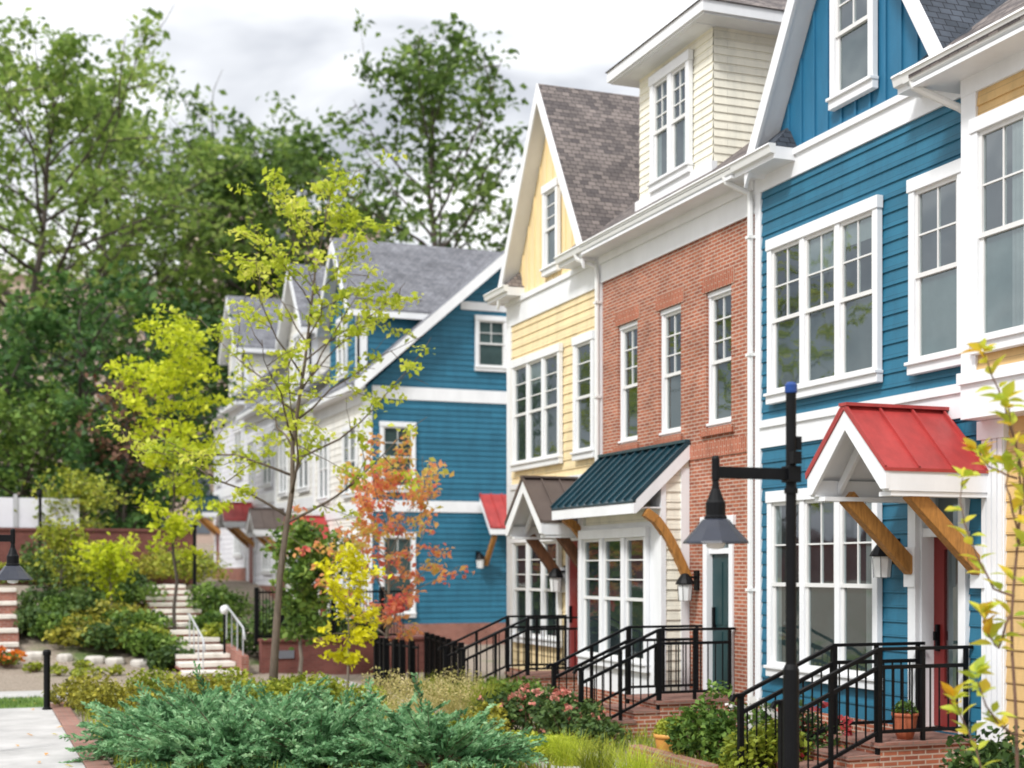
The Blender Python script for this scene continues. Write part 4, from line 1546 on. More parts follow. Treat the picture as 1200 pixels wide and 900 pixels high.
def iron_fence(name, label, pts, h, gap, grp=None, post_every=8, thick=0.016):
    x0, y0, z0 = pts[0]
    root = empty(name, pts[0], label, "fence", grp)
    rails, pk = (MB(), MB()), MB()
    for (a, b) in zip(pts, pts[1:]):
        a, b = Vector(a), Vector(b)
        for rl, dz in zip(rails, (h - 0.06, 0.12)): rl.bar(a + Vector((0, 0, dz)), b + Vector((0, 0, dz)), 0.04, 0.04)
        L = (b - a).length
        n = max(1, int(L / gap))
        for k in range(n + 1):
            p = a + (b - a) * k / n
            if k % post_every == 0:
                q = MB()
                q.box(p.x - 0.045, p.x + 0.045, p.y - 0.045, p.y + 0.045, p.z - 0.05, p.z + h + 0.05)
                q.build("post", M_IRON, root)
            else:
                pk.box(p.x - thick / 2, p.x + thick / 2, p.y - thick / 2, p.y + thick / 2, p.z + 0.03, p.z + h)
    rails[0].build("top_rail", M_IRON, root)
    rails[1].build("bottom_rail", M_IRON, root)
    pk.build("pickets", M_IRON, root)
    return root


iron_fence("iron_fence", "black iron picket fence on the bank behind the brick planter wall", [(5.85, 31.2, G + 0.7), (9.2, 31.2, G + 0.7)], 1.15, 0.07)
P = [at(q, w) for q, w in ((441, 27.5), (452, 26.8), (471, 26.2), (490, 25.6))]
iron_fence("garden_fence", "short black garden fence with thick posts below the orange maple", [(a, b, G) for a, b in P], 0.95, 0.13, post_every=3)
P = [at(q, w) for q, w in ((500, 30.0), (545, 25.4))]
iron_fence("garden_fence", "short black garden fence running up to the yellow house's steps", [(a, b, G) for a, b in P], 0.92, 0.14, post_every=5)

# stone edging at the foot of the bank
rng = random.Random(5)
mb = MB()
px = 8
k = 0
while px < 205:
    x, y = at(px, 31.4)
    z = ground_z(x, y)
    wd = rng.uniform(0.36, 0.56)
    b = MB()
    b.lathe([(wd * 0.46, -0.1), (wd * 0.5, 0.03), (wd * 0.48, 0.10), (wd * 0.36, 0.14)], (x, y, z), 7, rng.uniform(0, 1))
    o = b.build("edging_stone", M_ROCK, origin=(x, y, z), bevel=0.02)
    tag(o, "pale edging stone in the row along the foot of the planted bank", "stone", "edging stones along the foot of the bank")
    px += rng.uniform(22, 36)

# retaining wall, white fence, lamp poles behind the bank
def back_wall():
    root = empty("retaining_wall", (0, 43.5, -0.5), "long dark red brick wall at the top of the bank below the white fence", "wall")
    m = MB()
    m.box(-14, 6.3, 43.4, 43.75, -1.2, 1.12)
    m.build("brickwork", M_WALLB, root)
    c = MB()
    c.box(-14.03, 6.33, 43.36, 43.79, 1.122, 1.2)
    c.build("coping", M_WALLB, root)
    f = empty("white_fence", (0, 44.2, 1.0), "white panelled fence standing behind the dark red brick wall", "fence")
    for k in range(9):
        x = -13.6 + k * 1.85
        p = MB()
        p.box(x + 0.06, x + 1.79, 44.18, 44.22, 0.6, 2.1)
        p.build("panel", M_WHITEF, f)
        q = MB()
        q.box(x - 0.055, x + 0.055, 44.14, 44.26, -0.6, 2.2)
        q.build("post", M_STEEL, f)


back_wall()
for px, w, zt, lab in ((47, 41.0, 2.3, "thin black lamp pole in front of the brick wall at far left"), (228, 36.0, 1.25, "thin black pole at the top of the garden stairs")):
    x, y = at(px, w)
    z = ground_z(x, y)
    m = MB()
    m.lathe([(0.09, -0.1), (0.09, 0.15), (0.05, 0.2), (0.045, zt - z - 0.2), (0.08, zt - z - 0.15), (0.06, zt - z)], (x, y, z), 10)
    tag(m.build("lamp_pole", M_IRON, origin=(x, y, z)), lab, "pole", "black poles on the bank")
x, y = at(263, 31.5)
root = empty("path_light", (x, y, G + 0.3), "white globe light on a short black stem right of the garden stairs", "path light")
m = MB(); m.lathe([(0.03, -0.2), (0.03, 1.0)], (x, y, G + 0.3), 8); m.build("stem", M_IRON, root)
m = MB(); m.lathe([(0.03, 1.0), (0.08, 1.03), (0.10, 1.10), (0.08, 1.17), (0.02, 1.20)], (x, y, G + 0.3), 14); m.build("globe", M_LAMPGL, root, smooth=True)

# apartment block behind the trees
def apartments():
    x, y = at(190, 120)
    root = empty("apartment_building", (x, y, -0.5), "big pinkish beige apartment building glimpsed behind the tall trees", "apartment building")
    m = MB()
    m.box(x - 22, x + 9, y, y + 14, -2, 24.0)
    m.box(x + 4, x + 20, y + 2, y + 16, -2, 31.5)
    m.build("wall", M_PINK, root)
    c = MB()
    c.box(x - 22.4, x + 3.9, y - 0.4, y + 14.4, 24.0, 24.7)
    c.box(x + 3.6, x + 20.4, y + 1.6, y + 16.4, 31.5, 32.2)
    c.build("parapet", M_CREAM2, root)
    for r_ in range(6):
        for k in range(8):
            w_ = MB()
            a = x - 20 + k * 3.7
            if a > x + 6: continue
            w_.box(a, a + 1.8, y - 0.06, y + 0.0, 3 + r_ * 3.3, 4.8 + r_ * 3.3)
            w_.build("window", M_GLASSY, root)
    for r_ in range(2):
        for k in range(4):
            w_ = MB()
            a = x + 5.5 + k * 3.6
            w_.box(a, a + 1.8, y + 1.94, y + 2.0, 25.0 + r_ * 3.3, 26.8 + r_ * 3.3)
            w_.build("window", M_GLASSY, root)


M_GLASSY = paint("distant_window", (0.10, 0.12, 0.15), 0.15, 0.2, 0.6, spec=0.8)
apartments()

# ===================================================================== TREES
def big(label, px, w, ztop, spread, seed, mat=L_OAK, r0=0.45, name="broadleaf_tree", **kw):
    x, y = at(px, w)
    z = ground_z(x, y)
    return tree(name, label, (x, y, z - 0.1), ztop - z, r0, mat, M_BARKD, seed, spread, group="tall trees behind the gardens", **kw)


big("tallest spreading oak at far left with a leaning forked trunk", 0, 68, 24.4, 11.0, 11, f0=0.34, nb=28, per=17, leaf=0.42, sig=0.45, lean=(2.0, 0), twigs=7, elev=(1.0, 0.1), mat=L_LIGHT)
big("bushy mid-green tree standing second from the left", 125, 84, 27.5, 11.5, 12, f0=0.28, nb=30, per=18, leaf=0.48, sig=0.50, twigs=7, elev=(1.0, 0.1), mat=L_LIGHT)
big("green tree right of the bushy one, thin pointed top against the cloud", 255, 92, 27.0, 12.0, 13, f0=0.22, nb=36, per=18, leaf=0.50, sig=0.52, twigs=7, mat=L_OAK)
big("very tall open-crowned tree behind the far row's grey roofs", 500, 76, 28.2, 8.6, 14, f0=0.33, nb=28, per=15, leaf=0.46, sig=0.48, twigs=6, elev=(1.1, 0.25), mat=L_OAK)
big("dark tree filling the gap left of the very tall open-crowned tree", 352, 84, 24.5, 9.5, 15, f0=0.2, nb=34, per=18, leaf=0.48, sig=0.55, mat=L_OAK)
big("dark dense tree with layered boughs in the middle of the left group", 95, 52, 10.6, 5.4, 16, f0=0.08, nb=30, per=15, leaf=0.32, sig=0.36, twigs=6, elev=(0.7, 0.0), mat=L_DARK, r0=0.35)
big("dark tree behind the left edge of the white fence", -20, 55, 8.5, 5.0, 17, f0=0.1, nb=24, per=13, leaf=0.34, sig=0.4, twigs=6, elev=(0.7, 0.0), mat=L_DARK, r0=0.35)
big("dark tree behind the lime-coloured tree", 172, 78, 15.0, 6.0, 18, f0=0.12, nb=26, per=15, leaf=0.34, sig=0.4, twigs=6, elev=(0.8, 0.05), mat=L_DARK, r0=0.35)
big("dark tree behind the roofs of the pale houses", 290, 90, 18.5, 7.5, 19, f0=0.12, nb=28, per=22, leaf=0.40, sig=0.5, twigs=6, mat=L_DARK, r0=0.35)
big("low green tree between the brick wall and the dark layered one", 140, 47.5, 5.0, 3.0, 20, f0=0.1, nb=20, per=18, leaf=0.25, sig=0.3, mat=L_DARK, r0=0.2)
big("low green tree above the left end of the white fence", 25, 49, 5.6, 3.6, 22, f0=0.1, nb=20, per=18, leaf=0.25, sig=0.3, mat=L_GREEN, r0=0.2)
big("small reddish brown tree in front of the dark layered one", 150, 46, 6.2, 1.5, 21, f0=0.5, nb=12, per=6, leaf=0.2, sig=0.25, mat=leafmat("leaf_copper", [(0.10, 0.04, 0.025), (0.20, 0.10, 0.06), (0.26, 0.17, 0.10)], 0.3), r0=0.12)


def small(name, label, px, w, ztop, spread, seed, mat, r0=0.09, bark=M_BARK, **kw):
    x, y = at(px, w)
    z = ground_z(x, y)
    return tree(name, label, (x, y, z - 0.05), ztop - z, r0, mat, bark, seed, spread, group="young trees in the garden beds", **kw)


small("young_tree", "tall young tree with sparse yellow-green leaves and slim grey trunk", 320, 24.3, 6.9, 2.65, 31, L_YG, r0=0.082, bark=M_BARKM,
      f0=0.34, nb=26, per=17, leaf=0.12, sig=0.105, keep=0.58, flat=0.5, twigs=5, elev=(1.0, 0.45), lean=(0.75, 0.1), lean_p=2.6, lift=0.03,
      shape=lambda f: max(0.16, 1.12 - 1.35 * abs(f - 0.46)) if f < 0.93 else 0.16)
small("lime_tree", "bright lime-yellow tree rising above the garden stairs", 203, 33.5, 5.8, 1.75, 32, L_LIME, r0=0.055, f0=0.30, nb=24, per=18, leaf=0.16, sig=0.15, keep=0.50, flat=0.5, twigs=5, elev=(0.9, 0.3), bark=M_BARKD,
      shape=lambda f: max(0.25, math.sin(PI * min(1, (f - 0.25) / 0.8)) ** 0.7))
small("orange_maple", "small orange and red maple before the blue gable end", 454, 27.5, 1.75, 2.3, 33, L_RED, r0=0.05, f0=0.22, nb=22, per=12, leaf=0.14, sig=0.10, keep=0.62, twigs=4, elev=(1.0, 0.35))
small("yellow_sapling", "small bright yellow sapling left of the orange maple", 404, 24.5, 0.45, 0.62, 34, L_YEL, r0=0.03, f0=0.25, nb=16, per=12, leaf=0.12, sig=0.085, keep=0.55, twigs=3, elev=(1.0, 0.3))
small("green_sapling", "leafy green sapling behind the grey trunk of the tall young tree", 352, 28.8, 0.95, 0.9, 35, L_GREEN, r0=0.05, f0=0.28, nb=18, per=14, leaf=0.16, sig=0.16, twigs=4)
small("bank_sapling", "thin pale-trunked sapling on the bank nearer the left stairs", 72, 35.5, 1.0, 0.8, 36, L_BUSHY, r0=0.06, f0=0.45, nb=14, per=8, leaf=0.14, sig=0.15, twigs=3)
small("bank_sapling", "thin yellow-leaved sapling on the bank nearer the garden stairs", 131, 34.8, 0.6, 0.9, 37, L_LIME, r0=0.05, f0=0.4, nb=14, per=9, leaf=0.15, sig=0.14, twigs=3)
small("weeping_sapling", "pale green airy sapling before the white fence", 90, 42.5, 2.8, 1.5, 38, L_BUSHY, r0=0.06, f0=0.25, nb=20, per=8, leaf=0.16, sig=0.2, twigs=4)

# ============================================================ SHRUBS & BEDS
def sh(name, label, px, w, rx, h, n, leaf, mat, seed, ry=None, grp=None, **kw):
    x, y = at(px, w)
    return shrub(name, label, (x, y, ground_z(x, y)), rx, ry or rx, h, n, leaf, mat, seed, grp, **kw)


GB = "shrubs planted on the bank"
bank = [(35, 40, 0.9, 1.1, L_BUSHY, "yellow-green shrub beside the top of the left stairs"),
        (60, 38, 1.1, 1.5, L_BUSHD, "dark green shrub at the left end of the upper bank"),
        (88, 38.5, 1.1, 1.6, L_GREEN, "tall mid-green shrub near the top of the bank left of its middle"),
        (110, 37.5, 1.0, 1.4, L_BUSHY, "yellow-green shrub in the middle of the upper bank"),
        (135, 37, 1.0, 1.3, L_BUSHD, "dark shrub right of the middle of the upper bank"),
        (158, 36.5, 0.9, 1.0, L_GREEN, "mid-green shrub at the upper left side of the garden stairs"),
        (52, 35, 1.0, 1.1, L_BUSHD, "dark shrub beside the lower left stairs"),
        (80, 34.6, 1.0, 1.0, L_GREEN, "mid-green shrub under the pale-trunked sapling"),
        (108, 34.3, 1.0, 1.1, L_BUSHD, "dark rounded shrub in the middle of the lower bank"),
        (135, 34, 1.0, 1.0, L_OLIVE, "olive shrub under the yellow-leaved sapling"),
        (160, 33.6, 0.9, 0.9, L_GREEN, "mid-green shrub touching the lower garden stairs"),
        (182, 33.2, 0.7, 0.8, L_BUSHD, "dark low shrub against the left side of the garden stairs"),
        (250, 35.5, 0.9, 1.2, L_GREEN, "mid-green shrub right of the top of the garden stairs"),
        (262, 33.5, 0.7, 0.7, L_BUSHY, "yellow-green shrub behind the white globe light"),
        (215, 40, 1.2, 1.4, L_BUSHY, "yellow-green shrub below the right end of the brick wall"),
        (48, 33.4, 0.9, 0.9, L_BUSHD, "dark low shrub at the front of the bank beside the left stairs"),
        (75, 32.9, 0.9, 0.8, L_GREEN, "mid-green low shrub at the front of the bank"),
        (103, 32.6, 0.9, 0.8, L_OLIVE, "olive low shrub in the middle of the front of the bank"),
        (130, 32.5, 0.9, 0.8, L_BUSHD, "dark low shrub at the front of the bank under the yellow-leaved sapling"),
        (155, 32.3, 0.9, 0.8, L_BUSHY, "yellow-green low shrub at the front of the bank"),
        (180, 32.0, 0.8, 0.8, L_GREEN, "mid-green low shrub at the front of the bank nearest the garden stairs"),
        (203, 31.4, 0.6, 0.7, L_BUSHD, "dark low shrub hugging the bottom step of the garden stairs"),
        (248, 33.8, 0.7, 0.8, L_GREEN, "mid-green shrub along the right side of the garden stairs"),
        (222, 37.0, 0.8, 0.9, L_GREEN, "mid-green shrub at the right of the upper garden stairs"),
        (175, 41.5, 1.0, 1.2, L_OLIVE, "olive shrub in front of the brick wall"),
        (20, 41.5, 1.1, 1.0, L_GREEN, "mid-green shrub in front of the brick wall's left end")]
for i, (px, w, rx, h, m_, lab) in enumerate(bank):
    sh("bank_shrub", lab, px, w, rx, h, 1300, 0.13, m_, 100 + i, grp=GB)
for i, (px, w, rx, h, m_, lab) in enumerate([
        (315, 33, 1.0, 1.5, L_BUSHD, "dark shrub behind the iron picket fence"),
        (345, 32.5, 1.1, 1.7, L_GREEN, "mid-green shrub behind the brick planter wall"),
        (395, 33, 1.1, 1.6, L_BUSHD, "dark shrub right of the green sapling")]):
    sh("planter_shrub", lab, px, w, rx, h, 1800, 0.14, m_, 140 + i)

GC = "groundcover mounds around the junipers"
mounds = [(105, 23.6, 0.75, 0.65, L_OLIVE, "olive mound nearest the bollard"), (140, 22.6, 0.7, 0.7, L_OLIVE, "olive and brown mound behind the juniper's left end"),
          (182, 24, 0.65, 0.75, L_BUSHY, "bright yellow-green mound before the foot of the garden stairs"), (225, 23, 0.7, 0.75, L_OLIVE, "olive mound in front of the garden stairs"),
          (262, 23.5, 0.75, 0.75, L_BUSHY, "yellow-green mound left of the tall young tree's trunk"), (298, 22.8, 0.65, 0.65, L_BUSHY, "yellow-green mound touching the tall young tree's trunk"),
          (345, 23.2, 0.8, 0.75, L_BUSHY, "yellow-green mound right of the tall young tree's trunk"), (388, 23.0, 0.7, 0.65, L_BUSHY, "yellow-green mound under the yellow sapling"),
          (425, 21.0, 0.6, 0.6, L_BUSHY, "yellow-green mound left of the straw-coloured grasses"), (505, 18.4, 0.5, 0.5, L_BUSHY, "low yellow-green mound between junipers and straw grasses"),
          (560, 19.2, 0.5, 0.55, L_OLIVE, "olive mound left of the pink roses"), (590, 17.6, 0.45, 0.40, L_BUSHY, "low yellow-green mound in front of the pink roses"),
          (640, 17.2, 0.45, 0.38, L_YG, "bright lime mound below the pink roses")]
for i, (px, w, rx, h, m_, lab) in enumerate(mounds):
    sh("groundcover_mound", lab, px, w, rx, h, 1500, 0.075, m_, 160 + i, grp=GC, cat="plant")

# small plants in the mulch bed before the bank
for i, (px, w) in enumerate(((42, 30), (70, 29.5), (98, 30.5), (128, 29.6), (95, 29))):
    sh("bedding_plant", "tiny yellow-green bedding plant in the bare mulch before the bank", px, w, 0.28, 0.3, 160, 0.09, L_BUSHY, 180 + i, grp="bedding plants in the mulch", cat="plant", lump=4)
sh("orange_flowers", "small clump of orange flowers at the left edge below the stairs", 6, 30.5, 0.35, 0.5, 300, 0.09, L_GREEN, 186, cat="flowers", flowers=(L_ORG, 40, 0.09), lump=5)


# juniper
def juniper(label, px, w, rx, h, n, seed):
    rng = np.random.default_rng(seed)
    x, y = at(px, w)
    base = (x, y, G)
    root = empty("juniper", base, label, "juniper", "blue-green junipers in the front bed")
    st = MB()
    Vs, Fs, off = [], [], 0
    Cs, Ts, Ns, Sz = [], [], [], []
    for k in range(int(n * 0.72)):
        az = rng.uniform(0, 2 * PI)
        q = math.sqrt(rng.uniform(0, 1))
        el = 0.25 + 0.75 * (1 - q) + rng.uniform(-0.15, 0.2)
        p = np.array([x + math.cos(az) * q * rx * 0.55, y + math.sin(az) * q * rx * 0.55, G + h * (0.12 + 0.55 * (1 - q * 0.7) * rng.uniform(0.4, 1.0))])
        L = rng.uniform(0.55, 1.05)
        d = np.array([math.cos(az) * math.cos(el), math.sin(az) * math.cos(el), math.sin(el)])
        path = wander(p, d, L, 7, 0.07, rng, -0.05)
        st.tube([path[0], path[3], path[7]], [0.010, 0.007, 0.003], 3)
        if k % 6 == 0:
            st.tube([(x, y, G - 0.03), (np.array([x, y, G]) + p) / 2 + np.array([0, 0, 0.05]), p], [0.03, 0.02, 0.012], 4)
        sidev = np.cross(d, [0, 0, 1])
        sidev = sidev / (np.linalg.norm(sidev) + 1e-6)
        roll = rng.uniform(-0.6, 0.6)
        upv = np.cross(sidev, d)
        sidev = sidev * math.cos(roll) + upv * math.sin(roll)
        m = 26
        for j in range(m):
            t = 0.12 + 0.86 * j / (m - 1)
            s = t * 7
            i0 = min(6, int(s))
            c = path[i0] + (path[i0 + 1] - path[i0]) * (s - i0)
            dd = path[i0 + 1] - path[i0]
            dd = dd / np.linalg.norm(dd)
            sg = 1 if j % 2 else -1
            bl = 0.20 * (1.05 - t) + 0.05
            bd = dd * 0.85 + sidev * sg * 0.55 + rng.normal(size=3) * 0.16
            bd = bd / np.linalg.norm(bd)
            for z in range(4):
                cc = c + bd * bl * (z + 0.5) / 4
                Cs.append(cc + rng.normal(size=3) * 0.006)
                Ts.append(bd + rng.normal(size=3) * 0.35)
                Sz.append(bl * 0.55 + 0.02)
    C, Tt, S = np.array(Cs), norm(np.array(Ts)), np.array(Sz)[:, None]
    nr = norm(np.cross(Tt, rng.normal(size=C.shape)))
    wd = 0.016
    V = np.empty((len(C), 4, 3))
    V[:, 0] = C - Tt * S * 0.5
    V[:, 1] = C + nr * wd
    V[:, 2] = C + Tt * S * 0.5
    V[:, 3] = C - nr * wd
    st.build("stem", M_TWIG, root)
    np_mesh("foliage", V.reshape(-1, 3), np.arange(len(C) * 4).reshape(-1, 4), L_JUN, root)


for i, (px, w, rx, h, n, lab) in enumerate([
        (202, 17.2, 0.72, 0.48, 180, "blue-green juniper overhanging the edge of the footpath"),
        (248, 18.2, 0.8, 0.46, 210, "taller blue-green juniper at the back of the bed, left of the tree trunk"),
        (272, 16.0, 0.82, 0.50, 220, "blue-green juniper low at the front of the bed, left of the trunk"),
        (318, 17.6, 0.8, 0.48, 200, "blue-green juniper growing just before the tall young tree's trunk"),
        (375, 16.2, 0.8, 0.46, 210, "blue-green juniper right of the trunk at the bottom of the photo"),
        (440, 16.8, 0.75, 0.42, 180, "blue-green juniper in front of the straw-coloured grasses"),
        (512, 15.9, 0.70, 0.40, 170, "rightmost blue-green juniper, before the pink roses")]):
    juniper(lab, px, w, rx, h, n, 200 + i)

# ornamental grasses
GG = "straw-coloured grasses before the fence"
for i, (px, w, h, r_, lab) in enumerate([
        (452, 22.0, 0.58, 0.50, "feathery straw-coloured grass farthest left of the grasses"),
        (492, 21.0, 0.55, 0.50, "feathery straw-coloured grass below the fence posts"),
        (470, 19.5, 0.52, 0.5, "feathery straw-coloured grass just behind the junipers"),
        (528, 20.5, 0.55, 0.5, "feathery straw-coloured grass beside the pink roses"),
        (540, 22.8, 0.55, 0.5, "greenish straw grass at the end of the short fence")]):
    x, y = at(px, w)
    grass_clump("ornamental_grass", lab, (x, y, G), h, r_, 420, L_STRAW if i != 4 else L_BUSHY, 220 + i, 0.012, (L_STRAW, 70), GG)
for i, (px, w, h, r_, lab) in enumerate([
        (505, 23.5, 0.6, 0.5, "mid-green tuft among the straw grasses"),
        (565, 21.8, 0.7, 0.5, "yellow-green tuft left of the yellow house's steps"),
        (590, 22.8, 0.6, 0.45, "yellow-green tuft at the foot of the yellow house's steps"),
        (700, 15.6, 0.5, 0.55, "yellow-green tuft at the bottom of the photo below the roses"),
        (745, 14.9, 0.5, 0.5, "bright yellow-green tuft left of the ochre pot"),
        (790, 14.2, 0.45, 0.5, "bright yellow-green tuft below the ochre pot"),
        (665, 16.6, 0.45, 0.5, "yellow-green tuft just right of the last juniper"),
        (840, 13.6, 0.40, 0.45, "yellow-green tuft left of the lamp pole's foot")]):
    x, y = at(px, w)
    grass_clump("grass_tuft", lab, (x, y, G), h, r_, 380, L_YG if i in (4, 6) else L_BUSHY, 230 + i, 0.014, None, "yellow-green tufts in the front bed")

sh("rose_bush", "pink-flowered rose bush at the foot of the brick house's steps", 618, 19.6, 0.75, 0.85, 1900, 0.085, L_BUSHD, 240, cat="rose bush", grp="pink rose bushes", flowers=(L_ROSE, 55, 0.07))
sh("rose_bush", "smaller pink rose bush right of the larger one, before the bay's fence", 665, 19.0, 0.55, 0.8, 1300, 0.085, L_BUSHD, 241, cat="rose bush", grp="pink rose bushes", flowers=(L_ROSE, 26, 0.07))
sh("green_shrub", "green shrub between the yellow house's steps and the pink roses", 600, 22.5, 0.6, 0.8, 1200, 0.09, L_GREEN, 242)
sh("green_shrub", "dark shrub right of the ochre pot, before the brick house's door", 838, 16.3, 0.5, 1.05, 1800, 0.085, L_GREEN, 243)
sh("green_shrub", "dark low shrub left of the ochre pot", 700, 18.2, 0.4, 0.55, 800, 0.08, L_BUSHD, 244)
sh("green_shrub", "bushy shrub behind the lamp pole beside the blue house's steps", 905, 15.4, 0.5, 0.9, 1500, 0.085, L_BUSHY, 245)
sh("green_shrub", "dark shrub at the bottom right corner under the branches", 1165, 12.6, 0.6, 1.1, 1800, 0.09, L_BUSHD, 246)
sh("green_shrub", "low green shrub below the terracotta pot on the stoop", 1115, 11.5, 0.5, 0.6, 1300, 0.09, L_GREEN, 247)
sh("flower_bush", "red and white flowering bush under the blue house's triple window", 950, 15.75, 0.5, 0.95, 1200, 0.07, L_BUSHD, 248, cat="flowers", flowers=(L_CRIM, 45, 0.07))
sh("flower_bush", "white-flowered bush left of the lamp pole by the blue corner", 888, 17.0, 0.35, 1.0, 800, 0.07, L_GREEN, 249, cat="flowers", flowers=(L_WHT, 40, 0.08))

# planter kerb before the stoops
mb = MB()
x0, y0 = 7.25, 11.0
mb.box(7.34, 7.50, 13.5, 15.4, G - 0.1, G + 0.20)
o = mb.build("planter_kerb", M_BRICK2, origin=(7.1, 13, G))
tag(o, "low brick kerb edging the bed left of the blue house's steps", "kerb")


def pot(name, label, x, y, z, r_, h, mat, fol, n, seed, ball=True):
    root = empty(name, (x, y, z), label, "plant pot")
    m = MB()
    m.lathe([(r_ * 0.62, 0), (r_ * 0.85, h * 0.35), (r_ * 0.98, h * 0.8), (r_, h * 0.86), (r_ * 1.08, h * 0.88), (r_ * 1.08, h), (r_ * 0.95, h), (r_ * 0.9, h * 0.9)], (x, y, z), 20)
    m.build("pot", mat, root, smooth=True)
    rng = np.random.default_rng(seed)
    d = norm(rng.normal(size=(n, 3)))
    d[:, 2] = np.abs(d[:, 2])
    C = np.array([x, y, z + h]) + d * rng.uniform(0.6, 1.0, n)[:, None] * np.array([r_ * 1.05, r_ * 1.05, r_ * 1.0])
    leaves("foliage", C, 0.05, fol, root, rng)


x, y = at(786, 16.8)
pot("ochre_pot", "squat ochre pot holding a clipped green ball, before the brick house's steps", x, y, G, 0.19, 0.36, M_POT, L_BUSHY, 900, 260)
pot("terracotta_pot", "terracotta pot standing on the blue house's stoop by the red door", 9.25, 12.62, -1.8, 0.13, 0.28, M_TERRA, L_GREEN, 200, 261)


# young branches at the right edge, close to the viewer
def front_shrub():
    rng = np.random.default_rng(77)
    w = 9.4
    x, y = at(1185, w)
    root = empty("young_magnolia", (x, y, G), "leggy young shrub close by at the right edge, yellow-green leaves on thin bare twigs", "shrub")
    m = MB()
    leafV, leafF, cnt = [], [], 0

    def P(px, py, dw=0.0):
        a, b = at(px, w + dw)
        return np.array([a, b, zat(py, w + dw)])
    stems = [[(1196, 1010, 0), (1192, 860, 0.05), (1186, 720, 0.1), (1196, 600, 0.1), (1192, 520, 0.0), (1170, 455, -0.05), (1152, 412, -0.1)],
             [(1190, 700, 0.1), (1165, 690, 0.2), (1140, 640, 0.25), (1126, 600, 0.3), (1128, 560, 0.35)],
             [(1200, 1000, 0.2), (1150, 900, 0.3), (1128, 840, 0.35), (1118, 820, 0.4)],
             [(1192, 560, 0.0), (1160, 548, 0.1), (1145, 530, 0.2)],
             [(1210, 980, -0.2), (1212, 800, -0.2), (1205, 640, -0.15), (1200, 560, -0.2), (1186, 500, -0.3), (1178, 470, -0.3)],
             [(1186, 720, 0.1), (1170, 760, 0.1), (1158, 745, 0.05), (1150, 720, 0.0)],
             [(1192, 860, 0.0), (1170, 850, -0.1), (1152, 815, -0.2), (1143, 790, -0.2)],
             [(1196, 640, 0.0), (1182, 580, -0.1), (1180, 545, -0.1)]]
    spots = []
    for k, s in enumerate(stems):
        pts = [P(*q) for q in s]
        fine = []
        for a, b in zip(pts, pts[1:]):
            for t in (0, 0.33, 0.66): fine.append(a + (b - a) * t + rng.normal(size=3) * 0.006)
        fine.append(pts[-1])
        n = len(fine)
        m.tube(fine, [(0.013 if k in (0, 4) else 0.009) * (1 - 0.75 * i / n) for i in range(n)], 6)
        spots += [(fine[-1], 8)]
        for i in range(2 if k else 6, n - 1):
            if rng.uniform() < 0.9: spots.append((fine[i], 3))
    m.build("stem", M_TWIG, root, smooth=True)
    for p, c in spots:
        for q in range(c):
            az = rng.uniform(0, 2 * PI)
            el = rng.uniform(0.0, 1.2)
            d = np.array([math.cos(az) * math.cos(el), math.sin(az) * math.cos(el), math.sin(el)])
            s = np.cross(d, [0, 0, 1.0])
            s /= np.linalg.norm(s) + 1e-6
            u = np.cross(s, d)
            ro = rng.uniform(-0.8, 0.8)
            s, u = s * math.cos(ro) + u * math.sin(ro), u * math.cos(ro) - s * math.sin(ro)
            L = rng.uniform(0.08, 0.155)
            W = L * rng.uniform(0.22, 0.30)
            prof = [0.05, 0.6, 0.95, 1.0, 0.75, 0.38, 0.02]
            n = len(prof)
            for i, f in enumerate(prof):
                t = i / (n - 1)
                c0 = p + d * (0.015 + L * t) - u * 0.22 * L * t * t
                for sg in (-1, 0, 1):
                    leafV.append(c0 + s * sg * W * f + u * (abs(sg) * W * f * 0.35))
            b0 = cnt
            for i in range(n - 1):
                for j in range(2):
                    leafF.append((b0 + i * 3 + j, b0 + i * 3 + j + 1, b0 + (i + 1) * 3 + j + 1, b0 + (i + 1) * 3 + j))
            cnt += n * 3
    o = np_mesh("foliage", np.array(leafV), np.array(leafF), L_MAG, root)
    for pl in o.data.polygons: pl.use_smooth = True


front_shrub()

# loose ground vegetation
rng = np.random.default_rng(900)
n = 14000
px = rng.uniform(60, 900, n)
w = rng.uniform(13, 26, n)
u = (px - 600) / FPX * w
X, Y = u * CA + w * SA, w * CA - u * SA
ok = (X > 1.55) & ((X < 6.15) | (X > 7.25)) & (X < 9.4) & (Y < 26.5)
Pn = np.stack([X[ok], Y[ok], np.full(ok.sum(), G - 0.01)], axis=1)
V, F = blades(Pn, 0.26, 0.18, 0.02, rng)
o = np_mesh("groundcover_grass", V, F, L_BUSHY)
tag(o, "loose yellow-green grass between the garden plants", "grass", kind="stuff")
n = 7000
X, Y = rng.uniform(-4, 1.15, n), rng.uniform(24.8, 26.55, n)
V, F = blades(np.stack([X, Y, np.full(n, G + 0.015)], axis=1), 0.08, 0.05, 0.012, rng, seg=2)
tag(np_mesh("lawn_grass", V, F, L_GREEN), "short mown grass strip beyond the footpath", "grass", kind="stuff")

n = 170
rg = np.random.default_rng(901)
X = np.concatenate([rg.uniform(-2.5, 1.5, 110), rg.uniform(6.2, 7.2, 60)])
Y = np.concatenate([rg.uniform(13, 26.5, 110), rg.uniform(8, 27, 60)])
C = np.stack([X, Y, np.full(n, G + 0.045)], axis=1)
V, F = leaf_arrays(C, 0.085, rg, up=3.0)
tag(np_mesh("fallen_leaves", V, F, L_RED), "fallen orange and yellow leaves lying on the paths", "leaves", kind="stuff")

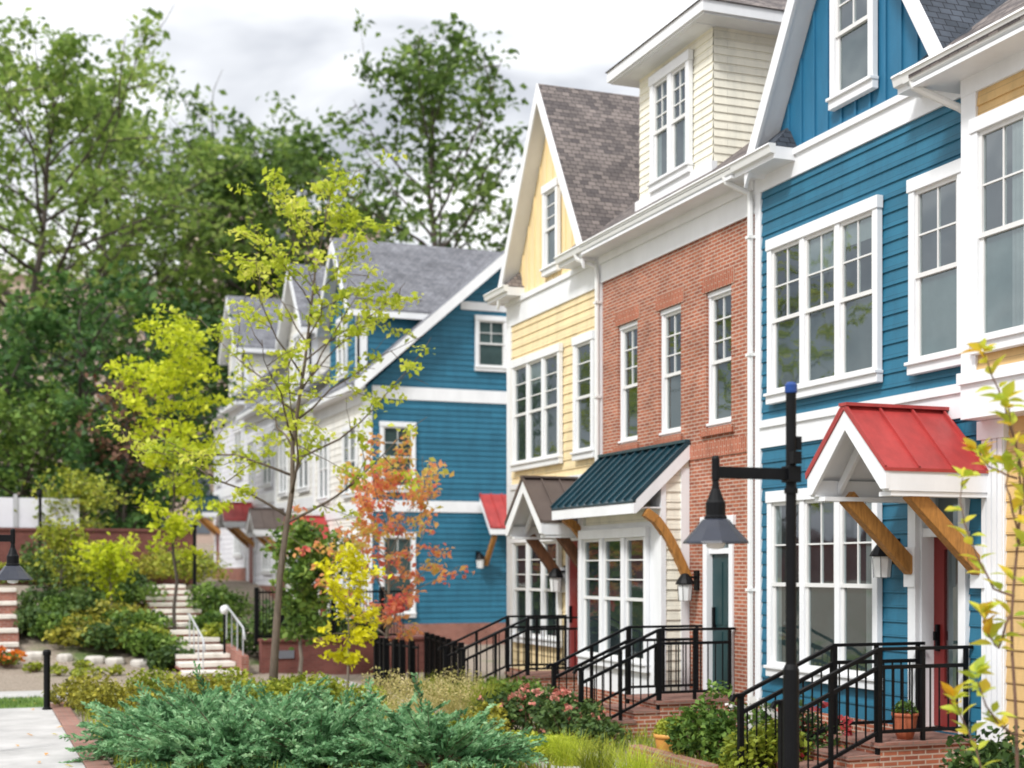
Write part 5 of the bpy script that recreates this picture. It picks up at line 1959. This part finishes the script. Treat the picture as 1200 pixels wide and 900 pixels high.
# ============================================================ LIGHT & CAMERA
w = bpy.data.worlds.new("World")
SC.world = w
w.use_nodes = True
nt = w.node_tree
bg = nt.nodes["Background"]
sky = N(nt, "ShaderNodeTexSky")
sky.sky_type = "NISHITA"
sky.sun_disc = False
sdir = Vector((-0.62, -0.42, 0.80)).normalized()
sky.sun_elevation = math.asin(sdir.z)
sky.sun_rotation = math.atan2(sdir.x, sdir.y)
tc = N(nt, "ShaderNodeTexCoord")
sp = N(nt, "ShaderNodeSeparateXYZ")
nt.links.new(tc.outputs["Generated"], sp.inputs[0])
mp = N(nt, "ShaderNodeMapping")
mp.inputs["Scale"].default_value = (1.0, 1.0, 2.6)
nt.links.new(tc.outputs["Generated"], mp.inputs[0])
nz = N(nt, "ShaderNodeTexNoise", i_Scale=3.4, i_Detail=5.0, i_Roughness=0.5, i_Distortion=0.3)
nt.links.new(mp.outputs[0], nz.inputs["Vector"])
cl = ramp(nt, nz.outputs["Fac"], [(0.38, (0.50, 0.515, 0.555)), (0.48, (0.82, 0.83, 0.85)), (0.60, (1.25, 1.24, 1.22))])
el = N(nt, "ShaderNodeMath", operation="MULTIPLY_ADD")
el.use_clamp = False
el.inputs[1].default_value = 9.0
el.inputs[2].default_value = 4.9
mz = N(nt, "ShaderNodeMath", operation="MAXIMUM")
mz.inputs[1].default_value = 0.0
nt.links.new(sp.outputs[2], mz.inputs[0])
nt.links.new(mz.outputs[0], el.inputs[0])
vm = N(nt, "ShaderNodeVectorMath", operation="SCALE")
nt.links.new(cl, vm.inputs[0])
nt.links.new(el.outputs[0], vm.inputs["Scale"])
mx = N(nt, "ShaderNodeMix", data_type="RGBA")
mx.inputs[0].default_value = 0.88
nt.links.new(sky.outputs[0], mx.inputs[6])
nt.links.new(vm.outputs[0], mx.inputs[7])
nt.links.new(mx.outputs[2], bg.inputs["Color"])
bg.inputs["Strength"].default_value = 0.10

sun = bpy.data.lights.new("sun", "SUN")
sun.energy = 1.9
sun.angle = math.radians(10)
sun.color = (1.0, 0.98, 0.95)
so = bpy.data.objects.new("sun", sun)
COL.objects.link(so)
so.rotation_euler = sdir.to_track_quat("Z", "Y").to_euler()
so.location = (-20, -20, 30)

cam = bpy.data.cameras.new("camera")
cam.sensor_width = 36.0
cam.lens = FPX / 1200 * 36.0
cam.shift_y = (667 - 450) / 1200.0
cam.clip_end = 3000
cam.dof.use_dof = True
cam.dof.focus_distance = 15.0
cam.dof.aperture_fstop = 1.1
co = bpy.data.objects.new("camera", cam)
COL.objects.link(co)
co.location = (0, 0, 0)
co.rotation_euler = (PI / 2, 0, -YAW)
SC.camera = co

SC.view_settings.view_transform = "Standard"
SC.view_settings.look = "None"
SC.view_settings.exposure = 0.72
SC.view_settings.gamma = 1.0
SC.view_settings.use_curve_mapping = False
SC.cycles.use_denoising = True
SC.cycles.max_bounces = 8
SC.cycles.transparent_max_bounces = 12
SC.cycles.filter_width = 1.8
